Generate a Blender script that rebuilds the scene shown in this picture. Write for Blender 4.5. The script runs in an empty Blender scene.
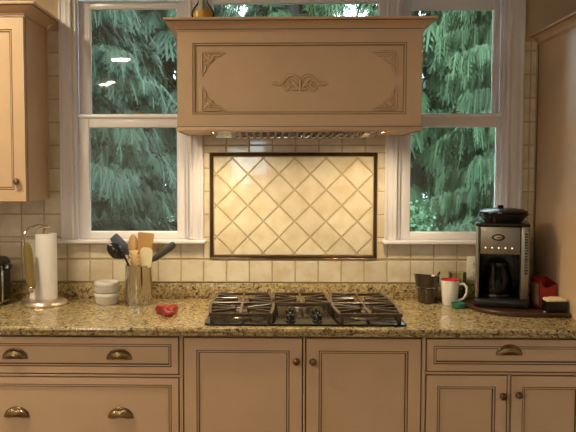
import bpy, bmesh, math, random
from math import sin, cos, pi, radians, atan, tan
from mathutils import Vector, Matrix
random.seed(7)
S = bpy.context.scene
COL = S.collection

# ------------------------------------------------------------------ materials
def mat(name, color, rough=.5, metal=0., coat=0., bump=None, spec=.5, vary=0.):
    m = bpy.data.materials.new(name); m.use_nodes = True
    nt = m.node_tree; b = nt.nodes['Principled BSDF']
    b.inputs['Base Color'].default_value = (*color, 1)
    b.inputs['Roughness'].default_value = rough
    b.inputs['Metallic'].default_value = metal
    b.inputs['Coat Weight'].default_value = coat
    b.inputs['Specular IOR Level'].default_value = spec
    tc = nt.nodes.new('ShaderNodeTexCoord')
    if vary:
        n = nt.nodes.new('ShaderNodeTexNoise'); n.inputs['Scale'].default_value = 9
        n.inputs['Detail'].default_value = 4
        nt.links.new(tc.outputs['Object'], n.inputs['Vector'])
        r = nt.nodes.new('ShaderNodeValToRGB')
        r.color_ramp.elements[0].position = .3; r.color_ramp.elements[1].position = .7
        r.color_ramp.elements[0].color = (*[c*(1-vary) for c in color], 1)
        r.color_ramp.elements[1].color = (*[min(1, c*(1+vary)) for c in color], 1)
        nt.links.new(n.outputs['Fac'], r.inputs['Fac'])
        nt.links.new(r.outputs['Color'], b.inputs['Base Color'])
    if bump:
        n = nt.nodes.new('ShaderNodeTexNoise'); n.inputs['Scale'].default_value = bump[0]
        n.inputs['Detail'].default_value = 3
        nt.links.new(tc.outputs['Object'], n.inputs['Vector'])
        bp = nt.nodes.new('ShaderNodeBump'); bp.inputs['Strength'].default_value = bump[1]
        bp.inputs['Distance'].default_value = bump[2] if len(bump) > 2 else .002
        nt.links.new(n.outputs['Fac'], bp.inputs['Height'])
        nt.links.new(bp.outputs['Normal'], b.inputs['Normal'])
    return m

def emit(name, color, strength):
    m = bpy.data.materials.new(name); m.use_nodes = True
    nt = m.node_tree; nt.nodes.clear()
    e = nt.nodes.new('ShaderNodeEmission'); e.inputs[0].default_value = (*color, 1); e.inputs[1].default_value = strength
    o = nt.nodes.new('ShaderNodeOutputMaterial'); nt.links.new(e.outputs[0], o.inputs[0])
    return m

def tile_mat(name, c0, c1, grout=False):
    m = mat(name, c0, .10, bump=(60, .28, .0016), coat=.9)
    nt = m.node_tree; b = nt.nodes['Principled BSDF']
    g = nt.nodes.new('ShaderNodeNewGeometry')
    r = nt.nodes.new('ShaderNodeValToRGB')
    r.color_ramp.elements[0].color = (*c0, 1); r.color_ramp.elements[1].color = (*c1, 1)
    nt.links.new(g.outputs['Random Per Island'], r.inputs['Fac'])
    tc = nt.nodes.new('ShaderNodeTexCoord')
    n = nt.nodes.new('ShaderNodeTexNoise'); n.inputs['Scale'].default_value = 14; n.inputs['Detail'].default_value = 5
    nt.links.new(tc.outputs['Object'], n.inputs['Vector'])
    mx = nt.nodes.new('ShaderNodeMix'); mx.data_type = 'RGBA'; mx.blend_type = 'MULTIPLY'
    r2 = nt.nodes.new('ShaderNodeValToRGB')
    r2.color_ramp.elements[0].position = .35; r2.color_ramp.elements[0].color = (.86, .80, .70, 1)
    r2.color_ramp.elements[1].position = .6; r2.color_ramp.elements[1].color = (1, 1, 1, 1)
    nt.links.new(n.outputs['Fac'], r2.inputs['Fac'])
    mx.inputs['Factor'].default_value = 1
    nt.links.new(r.outputs['Color'], mx.inputs['A']); nt.links.new(r2.outputs['Color'], mx.inputs['B'])
    nt.links.new(mx.outputs['Result'], b.inputs['Base Color'])
    return m

def granite_mat():
    m = bpy.data.materials.new('granite'); m.use_nodes = True
    nt = m.node_tree; N = nt.nodes; L = nt.links; b = N['Principled BSDF']
    tc = N.new('ShaderNodeTexCoord')
    def noise(scale, detail=3, rough=.6, dist=0):
        n = N.new('ShaderNodeTexNoise'); n.inputs['Scale'].default_value = scale
        n.inputs['Detail'].default_value = detail; n.inputs['Roughness'].default_value = rough
        n.inputs['Distortion'].default_value = dist
        L.new(tc.outputs['Object'], n.inputs['Vector']); return n
    def ramp(src, stops):
        r = N.new('ShaderNodeValToRGB'); cr = r.color_ramp
        while len(cr.elements) < len(stops): cr.elements.new(.5)
        for e, (p, c) in zip(cr.elements, stops): e.position = p; e.color = (*c, 1)
        L.new(src, r.inputs['Fac']); return r
    def mix(fac, a, bb, blend='MIX'):
        x = N.new('ShaderNodeMix'); x.data_type = 'RGBA'; x.blend_type = blend
        L.new(fac, x.inputs['Factor']) if fac else None
        L.new(a, x.inputs['A']); L.new(bb, x.inputs['B']); return x.outputs['Result']
    base = ramp(noise(55, 4, .65, .6).outputs['Fac'], [(.30, (.13, .08, .034)), (.42, (.33, .22, .09)), (.52, (.50, .38, .18)), (.68, (.60, .51, .33))])
    v = N.new('ShaderNodeTexVoronoi'); v.inputs['Scale'].default_value = 130
    L.new(tc.outputs['Object'], v.inputs['Vector'])
    sp = N.new('ShaderNodeSeparateColor'); L.new(v.outputs['Color'], sp.inputs[0])
    cell = ramp(sp.outputs[0], [(.0, (.02, .013, .009)), (.14, (.10, .06, .028)), (.28, (.34, .23, .10)), (.58, (.52, .40, .20)), (.90, (.52, .49, .40))])
    cell.color_ramp.interpolation = 'CONSTANT'
    f = N.new('ShaderNodeValue'); f.outputs[0].default_value = .45
    c1 = mix(f.outputs[0], base.outputs['Color'], cell.outputs['Color'])
    dark = ramp(noise(50, 5, .68, .9).outputs['Fac'], [(.545, (0, 0, 0)), (.61, (1, 1, 1))])
    dc = ramp(noise(9, 2).outputs['Fac'], [(.4, (.035, .022, .014)), (.6, (.14, .075, .04))])
    c2 = mix(dark.outputs['Color'], c1, dc.outputs['Color'])
    L.new(c2, b.inputs['Base Color'])
    b.inputs['Roughness'].default_value = .14
    return m

def glass_mat(name='window glass', tint=(.93, .97, .96), ior=1.5, veil=0.):
    m = bpy.data.materials.new(name); m.use_nodes = True
    nt = m.node_tree; nt.nodes.clear()
    t = nt.nodes.new('ShaderNodeBsdfTransparent'); t.inputs[0].default_value = (*tint, 1)
    g = nt.nodes.new('ShaderNodeBsdfGlossy'); g.inputs['Roughness'].default_value = .02
    f = nt.nodes.new('ShaderNodeFresnel'); f.inputs[0].default_value = ior
    x = nt.nodes.new('ShaderNodeMixShader'); o = nt.nodes.new('ShaderNodeOutputMaterial')
    src = t.outputs[0]
    if veil:                                   # added grey film: haze of room reflections put into the pane
        d = nt.nodes.new('ShaderNodeBsdfDiffuse'); d.inputs[0].default_value = (.6, .6, .58, 1)
        y = nt.nodes.new('ShaderNodeMixShader'); y.inputs[0].default_value = veil
        nt.links.new(src, y.inputs[1]); nt.links.new(d.outputs[0], y.inputs[2]); src = y.outputs[0]
    nt.links.new(f.outputs[0], x.inputs[0]); nt.links.new(src, x.inputs[1]); nt.links.new(g.outputs[0], x.inputs[2])
    nt.links.new(x.outputs[0], o.inputs[0])
    return m

def foliage_mat(name, dark, light, rough=.55):
    m = mat(name, dark, rough, spec=.3)
    nt = m.node_tree; b = nt.nodes['Principled BSDF']
    g = nt.nodes.new('ShaderNodeNewGeometry')
    r = nt.nodes.new('ShaderNodeValToRGB')
    r.color_ramp.elements[0].color = (*dark, 1); r.color_ramp.elements[1].color = (*light, 1)
    nt.links.new(g.outputs['Random Per Island'], r.inputs['Fac'])
    nt.links.new(r.outputs['Color'], b.inputs['Base Color'])
    return m

M = {}
M['paint'] = mat('cream cabinet paint', (.60, .397, .242), .38, bump=(60, .08, .0006), vary=.03)
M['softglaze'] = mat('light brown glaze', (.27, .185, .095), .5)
M['glaze'] = mat('brown glaze', (.085, .047, .02), .55)
M['trim'] = mat('white trim paint', (.77, .72, .735), .35)
M['sash'] = mat('white sash paint', (.80, .75, .76), .22)
M['lit_edge'] = mat('white vinyl', (.90, .91, .93), .18)  # whiter than the sash: daylight highlight put into bead and lip colour
M['wall'] = mat('tan wall paint', (.56, .41, .27), .85, bump=(90, .1, .0006))
M['wallwhite'] = mat('pale room paint', (.68, .62, .55), .9, bump=(90, .1, .0006))
M['ceil'] = mat('ceiling paint', (.75, .70, .62), .9, bump=(120, .1, .0006))
M['floor'] = mat('wood floor', (.30, .18, .10), .35, vary=.25)
M['grout'] = mat('grout', (.46, .355, .215), .9, bump=(150, .3, .001))
M['tile'] = tile_mat('cream wall tile', (.66, .565, .43), (.75, .66, .515))
M['diamond'] = tile_mat('cream accent tile', (.70, .60, .43), (.78, .685, .515))
M['bronze_tile'] = mat('bronze border tile', (.075, .04, .017), .28, .35, bump=(45, .6, .004), vary=.35)
M['granite'] = granite_mat()
M['iron'] = mat('cast iron', (.055, .034, .02), .27, .0, coat=.35, bump=(180, .15, .0005))
M['cook'] = mat('black enamel', (.013, .009, .006), .22, .0, spec=.35)
M['cookmetal'] = mat('burner metal', (.30, .25, .19), .3, .9)
M['cmsteel'] = mat('dark brushed steel', (.30, .265, .205), .36, 1., bump=(300, .05, .0003))
M['steel'] = mat('brushed steel', (.60, .54, .46), .27, 1., bump=(300, .05, .0003))
M['crock'] = mat('canister steel', (.54, .53, .51), .08, 1., bump=(200, .04, .0003))
M['satin'] = mat('satin warm steel', (.66, .54, .42), .36, .85)
M['polish'] = mat('polished steel', (.62, .57, .50), .06, 1.)
M['chrome'] = mat('chrome', (.75, .72, .68), .06, 1.)
M['brass'] = mat('brass and olive reflection', (.27, .185, .055), .42, .6)  # brass for sash locks; on the towel plate, a reflection put into the colour
M['pullrib'] = mat('highlit bronze', (.34, .24, .12), .3, .9, vary=.4)  # lighter than the rim: floor highlight put into the rib colour
M['hardware'] = mat('antique bronze', (.21, .14, .075), .30, .9, vary=.5)
M['black'] = mat('black plastic', (.012, .010, .009), .25)
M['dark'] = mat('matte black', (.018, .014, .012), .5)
M['bluegrey'] = mat('blue grey nylon', (.075, .095, .13), .35)
M['greyhandle'] = mat('charcoal handle', (.055, .055, .055), .45)
M['wood1'] = mat('pale wood', (.58, .35, .15), .55, vary=.12)
M['wood3'] = mat('blond wood', (.70, .49, .25), .5, vary=.1)
M['wood2'] = mat('tan wood', (.50, .275, .10), .5, vary=.15)
M['cream'] = mat('cream silicone', (.80, .69, .45), .45)
M['paper'] = mat('white paper', (.80, .74, .70), .9, bump=(110, .5, .0015))
M['ceramic'] = mat('white ceramic', (.80, .75, .70), .15, coat=.4)
M['red'] = mat('red silicone', (.30, .022, .02), .25, coat=.3, bump=(40, .4, .003))
M['redgloss'] = mat('red glaze', (.50, .03, .02), .2)
M['redcard'] = mat('red card', (.33, .022, .018), .45)
M['cardtan'] = mat('tan printed card', (.55, .36, .19), .55, vary=.3)
M['tray'] = mat('dark brown wood', (.060, .024, .012), .30, coat=.2, vary=.3)
M['packet'] = mat('pale yellow paper', (.82, .66, .36), .7, bump=(60, .6, .003))
M['amber'] = mat('amber fill', (.80, .42, .09), .3, vary=.3)
M['smoke'] = mat('smoky brown plastic', (.045, .03, .016), .12, coat=.5)
M['green'] = mat('green glass', (.01, .16, .095), .08, coat=.6)
M['white'] = mat('white plastic', (.76, .70, .62), .35)
M['slot'] = mat('dark slot', (.01, .008, .007), .5)
M['bark'] = mat('bark', (.06, .05, .04), .9, bump=(30, .8, .01))
M['spruce'] = foliage_mat('spruce needles', (.020, .038, .021), (.036, .066, .035))
M['spruce_light'] = foliage_mat('light spruce needles', (.038, .074, .031), (.062, .114, .046))
M['leaf'] = foliage_mat('shrub leaves', (.03, .075, .033), (.09, .19, .085))
M['grass'] = mat('lawn', (.06, .12, .04), .9, vary=.3)
M['fencepaint'] = mat('pale blue garden paint', (.45, .55, .62), .6)
M['glass'] = glass_mat(veil=.035)
M['clear'] = glass_mat('clear glassware', (.90, .92, .86), 1.45)
M['bottleglass'] = glass_mat('bottle glass', (.95, .96, .92), 1.14)
M['darkglass'] = glass_mat('carafe glass', (.10, .085, .07), 1.45)
M['bulb'] = emit('lamp diffuser', (1., .84, .66), 390.)
M['warmbulb'] = emit('warm lamp diffuser', (1., .87, .57), 345.)
M['hoodbulb'] = emit('hood bulb', (1., .82, .52), 780.)
M['led'] = emit('indicator light', (1., .85, .6), 3.)

# ------------------------------------------------------------------ mesh building
class MB:
    """collects shapes with material slots; build() links them as one mesh object"""
    def __init__(s):
        s.bm = bmesh.new(); s.slots = []; s.mi = 0; s.smooth_faces = set()
    def use(s, m):
        if m not in s.slots: s.slots.append(m)
        s.mi = s.slots.index(m); return s
    def _done(s, faces, smooth=False):
        for f in faces:
            f.material_index = s.mi; f.smooth = smooth
    def face(s, pts, smooth=False):
        vs = [s.bm.verts.new(p) for p in pts]
        f = s.bm.faces.new(vs); s._done([f], smooth); return f
    def box(s, x0, x1, y0, y1, z0, z1, bev=0, rot=None, seg=2):
        t = bmesh.new()
        bmesh.ops.create_cube(t, size=1)
        for v in t.verts:
            v.co = Vector(((x0+x1)/2 + v.co.x*(x1-x0), (y0+y1)/2 + v.co.y*(y1-y0), (z0+z1)/2 + v.co.z*(z1-z0)))
        if bev:
            bmesh.ops.bevel(t, geom=list(t.edges), offset=bev, segments=seg, affect='EDGES', profile=.5)
        if rot is not None: bmesh.ops.transform(t, matrix=rot, verts=t.verts)
        s.merge(t, bev > 0); return s
    def merge(s, t, smooth=False):
        mp = {}
        for v in t.verts: mp[v] = s.bm.verts.new(v.co)
        fs = []
        for f in t.faces:
            try: fs.append(s.bm.faces.new([mp[v] for v in f.verts]))
            except ValueError: pass
        s._done(fs, smooth); t.free()
    def grid(s, rows, close_u=False, close_v=False, smooth=True):
        vs = [[s.bm.verts.new(p) for p in r] for r in rows]
        fs = []; nu = len(vs); nv = len(vs[0])
        for i in range(nu if close_u else nu-1):
            for j in range(nv if close_v else nv-1):
                q = [vs[i][j], vs[(i+1) % nu][j], vs[(i+1) % nu][(j+1) % nv], vs[i][(j+1) % nv]]
                try: fs.append(s.bm.faces.new(q))
                except ValueError: pass
        s._done(fs, smooth); return vs
    def cap(s, ring, smooth=False):
        try: s._done([s.bm.faces.new(ring)], smooth)
        except ValueError: pass
    def lathe(s, prof, c=(0, 0, 0), n=32, mx=None, cap0=True, cap1=True):
        """prof: (radius, height) pairs about +z; mx places it"""
        mx = mx or Matrix.Identity(4)
        rows = []
        for r, h in prof:
            rows.append([mx @ (Vector((max(r, 1e-5)*cos(2*pi*k/n), max(r, 1e-5)*sin(2*pi*k/n), h))) + Vector(c) for k in range(n)])
        vs = s.grid(rows, close_v=True)
        if cap0: s.cap(vs[0])
        if cap1: s.cap(vs[-1])
        return s
    def tube(s, pts, r, n=8, closed=False, flat=1., up=None):
        """round rod along pts; r a number or one per point"""
        pts = [Vector(p) for p in pts]; m = len(pts)
        rr = r if isinstance(r, (list, tuple)) else [r]*m
        rows = []; nrm = None
        for i, p in enumerate(pts):
            a = pts[i-1] if (i > 0 or closed) else p
            b = pts[(i+1) % m] if (i < m-1 or closed) else p
            t = (b-a).normalized()
            if nrm is None:
                ref = Vector(up) if up else (Vector((0, 0, 1)) if abs(t.z) < .9 else Vector((0, 1, 0)))
                nrm = (ref - t*ref.dot(t)).normalized()
            else:
                nrm = (nrm - t*nrm.dot(t)).normalized()
            bn = t.cross(nrm)
            rows.append([p + nrm*(cos(2*pi*k/n)*rr[i]*flat) + bn*(sin(2*pi*k/n)*rr[i]) for k in range(n)])
        vs = s.grid(rows, close_u=closed, close_v=True)
        if not closed: s.cap(vs[0]); s.cap(vs[-1])
        return s
    def prism(s, poly, axis, a0, a1, bev=0):
        """extrude a 2D polygon along an axis: 'z' poly=(x,y), 'y' poly=(x,z), 'x' poly=(y,z)"""
        def p3(p, a):
            return {'z': (p[0], p[1], a), 'y': (p[0], a, p[1]), 'x': (a, p[0], p[1])}[axis]
        t = bmesh.new()
        A = [t.verts.new(p3(p, a0)) for p in poly]; B = [t.verts.new(p3(p, a1)) for p in poly]
        k = len(poly)
        t.faces.new(A); t.faces.new(B[::-1])
        for i in range(k): t.faces.new([A[i], B[i], B[(i+1) % k], A[(i+1) % k]])
        bmesh.ops.recalc_face_normals(t, faces=t.faces)
        if bev:
            bmesh.ops.bevel(t, geom=list(t.edges), offset=bev, segments=2, affect='EDGES', profile=.5)
        s.merge(t, bev > 0); return s
    def build(s, name, parent=None, recalc=True):
        if recalc: bmesh.ops.recalc_face_normals(s.bm, faces=s.bm.faces)
        w = wloc(parent)
        for v in s.bm.verts: v.co -= w
        me = bpy.data.meshes.new(name); s.bm.to_mesh(me); s.bm.free()
        for m in s.slots: me.materials.append(m)
        o = bpy.data.objects.new(name, me); COL.objects.link(o)
        if parent is not None: o.parent = parent
        if any(p.use_smooth for p in me.polygons):
            try: me.set_sharp_from_angle(angle=radians(40))
            except Exception: pass
        return o

def wloc(o):
    v = Vector((0, 0, 0))
    while o is not None: v += o.location; o = o.parent
    return v

def tag(o, label, cat, group=None, kind=None):
    o['label'] = label; o['category'] = cat
    if group: o['group'] = group
    if kind: o['kind'] = kind
    return o
def thing(name, label, cat, loc, group=None):
    o = bpy.data.objects.new(name, None); COL.objects.link(o); o.location = loc; o.empty_display_size = .05
    return tag(o, label, cat, group)
def structure(o):
    o['kind'] = 'structure'; return o
def part_label(o, label): o['label'] = label; return o

# ------------------------------------------------------------------ room shell
CZ = 2.60
XL, XR, YF = -2.7, 2.2, -6.6
b = MB().use(M['floor']); b.box(XL-.1, XR+.1, YF-.1, .15, -.05, 0); structure(b.build('floor'))
b = MB().use(M['ceil']); b.box(XL-.1, XR+.1, YF-.1, .15, CZ, CZ+.05); structure(b.build('ceiling'))
def side_wall(name, xa, xb, wy0, wy1, wz0, wz1, idx):
    b = MB().use(M['wallwhite'])
    b.box(xa, xb, YF, wy0, 0, CZ); b.box(xa, xb, wy1, 0, 0, CZ); b.box(xa, xb, wy0, wy1, 0, wz0); b.box(xa, xb, wy0, wy1, wz1, CZ)
    structure(b.build(name))
    w = bpy.data.objects.new('window_%d' % idx, None); COL.objects.link(w); w.location = ((xa+xb)/2, (wy0+wy1)/2, wz0); structure(w)  # unseen side window, added for cool daylight fill
    b = MB().use(M['sash']); xm = (xa+xb)/2
    for y0, y1, z0, z1 in ((wy0, wy0+.05, wz0, wz1), (wy1-.05, wy1, wz0, wz1), (wy0+.05, wy1-.05, wz0, wz0+.05), (wy0+.05, wy1-.05, wz1-.05, wz1)):
        b.box(xm-.02, xm+.02, y0, y1, z0, z1, .003)
    b.build('window_frame', w)
    b = MB().use(M['glass']); b.box(xm-.002, xm+.002, wy0+.05, wy1-.05, wz0+.05, wz1-.05); b.build('pane', w)
side_wall('wall_left', XL-.1, XL, -5.4, -3.2, .75, 2.25, 5)
side_wall('wall_right', XR, XR+.1, -4.9, -2.7, .75, 2.25, 6)

# wall behind the camera with a daylight window
WFX0, WFX1, WFZ0, WFZ1 = -.56, -.02, 1.42, 1.94
b = MB().use(M['wallwhite'])
b.box(XL, WFX0, YF-.1, YF, 0, CZ); b.box(WFX1, XR, YF-.1, YF, 0, CZ)
b.box(WFX0, WFX1, YF-.1, YF, 0, WFZ0); b.box(WFX0, WFX1, YF-.1, YF, WFZ1, CZ)
structure(b.build('wall_front'))
w4 = bpy.data.objects.new('window_4', None); COL.objects.link(w4); w4.location = (-.28, YF, WFZ0); structure(w4)
b = MB().use(M['sash'])
for x0, x1, z0, z1 in ((WFX0, WFX0+.04, WFZ0, WFZ1), (WFX1-.04, WFX1, WFZ0, WFZ1), (WFX0+.04, WFX1-.04, WFZ0, WFZ0+.04), (WFX0+.04, WFX1-.04, WFZ1-.04, WFZ1)):
    b.box(x0, x1, YF-.07, YF-.03, z0, z1, .003)
b.build('window_frame', w4)
b = MB().use(M['glass']); b.box(WFX0+.04, WFX1-.04, YF-.052, YF-.048, WFZ0+.04, WFZ1-.04); b.build('pane', w4)

# the range wall, with three window openings
LX0, LX1 = -.925, -.372          # left opening
MX0, MX1 = -.300, .556           # middle opening
RX0, RX1 = .604, 1.108           # right opening
WZ0, WZ1 = 1.185, 2.36
MZ0 = 2.05
wall = MB().use(M['wall'])
Y1 = .14
for x0, x1, z0, z1 in ((XL, LX0, 0, CZ), (RX1, XR, 0, CZ), (LX1, MX0, WZ0, WZ1), (MX1, RX0, WZ0, WZ1), (LX0, RX1, 0, WZ0), (LX0, RX1, WZ1, CZ), (MX0, MX1, WZ0, MZ0)):
    wall.box(x0, x1, .0, Y1, z0, z1)
wall_back = structure(wall.build('wall_back'))

# square wall tiles: a grid of separate pillow edged tiles on a grout bed
GP = .1088
GX0, GZ0 = .0195, 1.1065
PX0, PX1, PZ0, PZ1 = -.276, .512, 1.1125, 1.6155      # accent panel
def tile_block(mb, poly, y0, th=.006, inset=.0022):
    """one tile from a convex polygon (x,z): inset for the joint, with a soft edge"""
    k = len(poly)
    area = sum(poly[i][0]*poly[(i+1) % k][1]-poly[(i+1) % k][0]*poly[i][1] for i in range(k))/2
    if abs(area) < 1.2e-4: return
    if area < 0: poly = poly[::-1]
    def offset(d):
        out = []
        for i in range(k):
            p0, p1, p2 = Vector(poly[i-1]), Vector(poly[i]), Vector(poly[(i+1) % k])
            e1, e2 = (p1-p0), (p2-p1)
            if e1.length < 1e-6 or e2.length < 1e-6: return None
            e1.normalize(); e2.normalize()
            n1, n2 = Vector((-e1.y, e1.x)), Vector((-e2.y, e2.x))
            m = n1+n2; den = 1+n1.dot(n2)
            if den < .05: return None
            out.append(p1 + m*(d/den))
        return out
    a, c, e = offset(inset), offset(inset+.0005), offset(inset+.0018)
    if not a or not c or not e: return
    tx, tz = random.uniform(-.006, .006), random.uniform(-.006, .006)
    cx = sum(p[0] for p in poly)/k; cz = sum(p[1] for p in poly)/k
    def at(p, y): return (p.x, y + (p.x-cx)*tx + (p.y-cz)*tz, p.y)
    rows = [[at(p, y0) if False else (p.x, y0, p.y) for p in a], [at(p, y0-th*.75) for p in c], [at(p, y0-th) for p in e]]
    vs = mb.grid(rows, close_v=True, smooth=False)
    mb.cap(vs[-1])
def clip(poly, x0, x1, z0, z1):
    for ax, lim, sgn in ((0, x0, 1), (0, x1, -1), (1, z0, 1), (1, z1, -1)):
        out = []
        for i in range(len(poly)):
            p, q = poly[i-1], poly[i]
            ip, iq = sgn*(p[ax]-lim) >= 0, sgn*(q[ax]-lim) >= 0
            if ip != iq:
                t = (lim-p[ax])/(q[ax]-p[ax]); out.append((p[0]+t*(q[0]-p[0]), p[1]+t*(q[1]-p[1])))
            if iq: out.append(q)
        poly = out
        if len(poly) < 3: return []
    cl = []
    for p in poly:
        if not cl or (abs(p[0]-cl[-1][0])+abs(p[1]-cl[-1][1])) > 1e-5: cl.append(p)
    return cl
REG = [(-1.75, -.983, 1.19, 2.19), (-1.75, 1.245, 1.0, PZ0), (-1.75, PX0, PZ0, 1.19), (PX1, 1.245, PZ0, 1.19),
       (-.31, PX0, 1.19, PZ1), (PX1, .556, 1.19, PZ1), (-.31, .556, PZ1, 1.72), (1.180, 1.245, 1.19, 2.13)]
bed = MB().use(M['grout'])
tl = MB().use(M['tile'])
for x0, x1, z0, z1 in REG:
    bed.box(x0, x1, -.0045, -.0003, z0, z1)
# whole tiles are cut by the union of regions: cells are merged across regions that share a cell
def in_regions(poly_box):
    return [r for r in REG if poly_box[0] < r[1]-1e-4 and poly_box[1] > r[0]+1e-4 and poly_box[2] < r[3]-1e-4 and poly_box[3] > r[2]+1e-4]
for i in range(-17, 12):
    for j in range(-1, 11):
        cx0, cx1, cz0, cz1 = GX0+i*GP, GX0+(i+1)*GP, GZ0+j*GP, GZ0+(j+1)*GP
        rs = in_regions((cx0, cx1, cz0, cz1))
        for r in rs:
            zz0, zz1 = max(cz0, r[2]), min(cz1, r[3])
            if zz1-zz0 < .012: continue
            # slivers against the accent panel are swallowed by its border
            poly = clip([(cx0, cz0), (cx1, cz0), (cx1, cz1), (cx0, cz1)], *r)
            if poly: tile_block(tl, poly, -.0003, .0075)
part_label(bed.build('grout_bed', wall_back), 'tan grout between the square tiles')
part_label(tl.build('wall_tiles', wall_back), 'glossy cream square tiles')

# accent panel with tiles on the diagonal and a bronze border
ap = thing('accent_tile_panel', 'framed rectangle of cream diamond tiles on the wall above the cooktop', 'tile panel', (.118, -.001, PZ0))
bw = .017
b = MB().use(M['grout']); b.box(PX0+bw*.5, PX1-bw*.5, -.005, -.0006, PZ0+bw*.5, PZ1-bw*.5); b.build('grout_bed', ap)
dx, dz = .1473, .1495
ccx, ccz = .1245, 1.3655
b = MB().use(M['diamond'])
ix0, ix1, iz0, iz1 = PX0+bw, PX1-bw, PZ0+bw, PZ1-bw
# the diamonds fill a 5 by 3 field; the rest up to the border is cut tile
for i in range(-6, 7):
    for j in range(-4, 5):
        for off in (0, .5):
            cx, cz = ccx+(i+off)*dx, ccz+(j+off)*dz
            poly = clip([(cx-dx/2, cz), (cx, cz-dz/2), (cx+dx/2, cz), (cx, cz+dz/2)], ix0, ix1, iz0, iz1)
            if poly: tile_block(b, poly, -.0006, .008, .0028)
b.build('diamond_tiles', ap)
def mitred(mb, x0, x1, z0, z1, prof):
    """picture-frame moulding: prof = list of (inset from outer edge, y, material or None)"""
    rings = []
    for d, y, m in prof:
        rings.append(([(x0+d, y, z0+d), (x1-d, y, z0+d), (x1-d, y, z1-d), (x0+d, y, z1-d)], m))
    for (a, _), (c, m) in zip(rings, rings[1:]):
        mb.use(m)
        for k in range(4):
            mb.face([a[k], a[(k+1) % 4], c[(k+1) % 4], c[k]])
b = MB()
mitred(b, PX0, PX1, PZ0, PZ1, [(0, -.0006, None), (.0004, -.011, M['bronze_tile']), (.003, -.014, M['bronze_tile']), (.007, -.011, M['bronze_tile']),
       (.0085, -.0125, M['bronze_tile']), (.0125, -.016, M['bronze_tile']), (.0165, -.012, M['bronze_tile']), (.017, -.0006, M['bronze_tile'])])
part_label(b.build('border', ap), 'dark bronze pencil border')

# ------------------------------------------------------------------ windows
def casing(mb, x0, x1, z0, z1, beads=True):
    mb.use(M['trim'])
    w = x1-x0
    mb.box(x0, x1, -.016, -.0005, z0, z1, .002)
    if beads:
        mb.box(x0+w*.03, x0+w*.20, -.0235, -.0155, z0, z1, .003)
        mb.box(x0+w*.78, x1-w*.03, -.0225, -.0155, z0, z1, .003)
        mb.box(x0+w*.55, x0+w*.62, -.0185, -.0155, z0, z1, .001)
def sash(name, par, x0, x1, z0, z1, y0, y1, gx0, gx1, gz0, gz1, lip_top=False):
    b = MB().use(M['sash'])
    b.box(x0, gx0, y0, y1, z0, z1, .002); b.box(gx1, x1, y0, y1, z0, z1, .002)
    b.box(gx0, gx1, y0, y1, z0, gz0, .002); b.box(gx0, gx1, y0, y1, gz1, z1, .002)
    if lip_top:
        b.box(x0-.001, x1+.001, y0, y1, z1-.002, z1+.016, .001)

    o = b.build(name, par)
    b = MB().use(M['lit_edge'])
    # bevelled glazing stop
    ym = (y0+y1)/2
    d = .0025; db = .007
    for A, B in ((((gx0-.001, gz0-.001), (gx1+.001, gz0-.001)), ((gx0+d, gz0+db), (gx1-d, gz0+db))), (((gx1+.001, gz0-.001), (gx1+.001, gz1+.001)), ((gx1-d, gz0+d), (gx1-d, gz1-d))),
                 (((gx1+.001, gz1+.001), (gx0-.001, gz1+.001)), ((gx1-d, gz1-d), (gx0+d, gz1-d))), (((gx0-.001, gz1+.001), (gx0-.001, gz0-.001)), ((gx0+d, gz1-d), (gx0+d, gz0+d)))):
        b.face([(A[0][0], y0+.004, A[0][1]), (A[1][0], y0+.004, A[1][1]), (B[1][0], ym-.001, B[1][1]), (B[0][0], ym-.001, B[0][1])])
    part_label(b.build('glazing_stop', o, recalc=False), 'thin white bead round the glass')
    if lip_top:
        b = MB().use(M['lit_edge']); b.tube([(x0-.006, y0-.004, z1+.007), (x1+.006, y0-.004, z1+.007)], .0095, 16)
        part_label(b.build('meeting_rail_lip', o), 'rounded lip on top of the lower sash, highlight painted in white')
    g = MB().use(M['glass']); g.box(gx0-.002, gx1+.002, ym-.001, ym+.001, gz0-.002, gz1+.002); g.build('pane', o)
    return o
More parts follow.
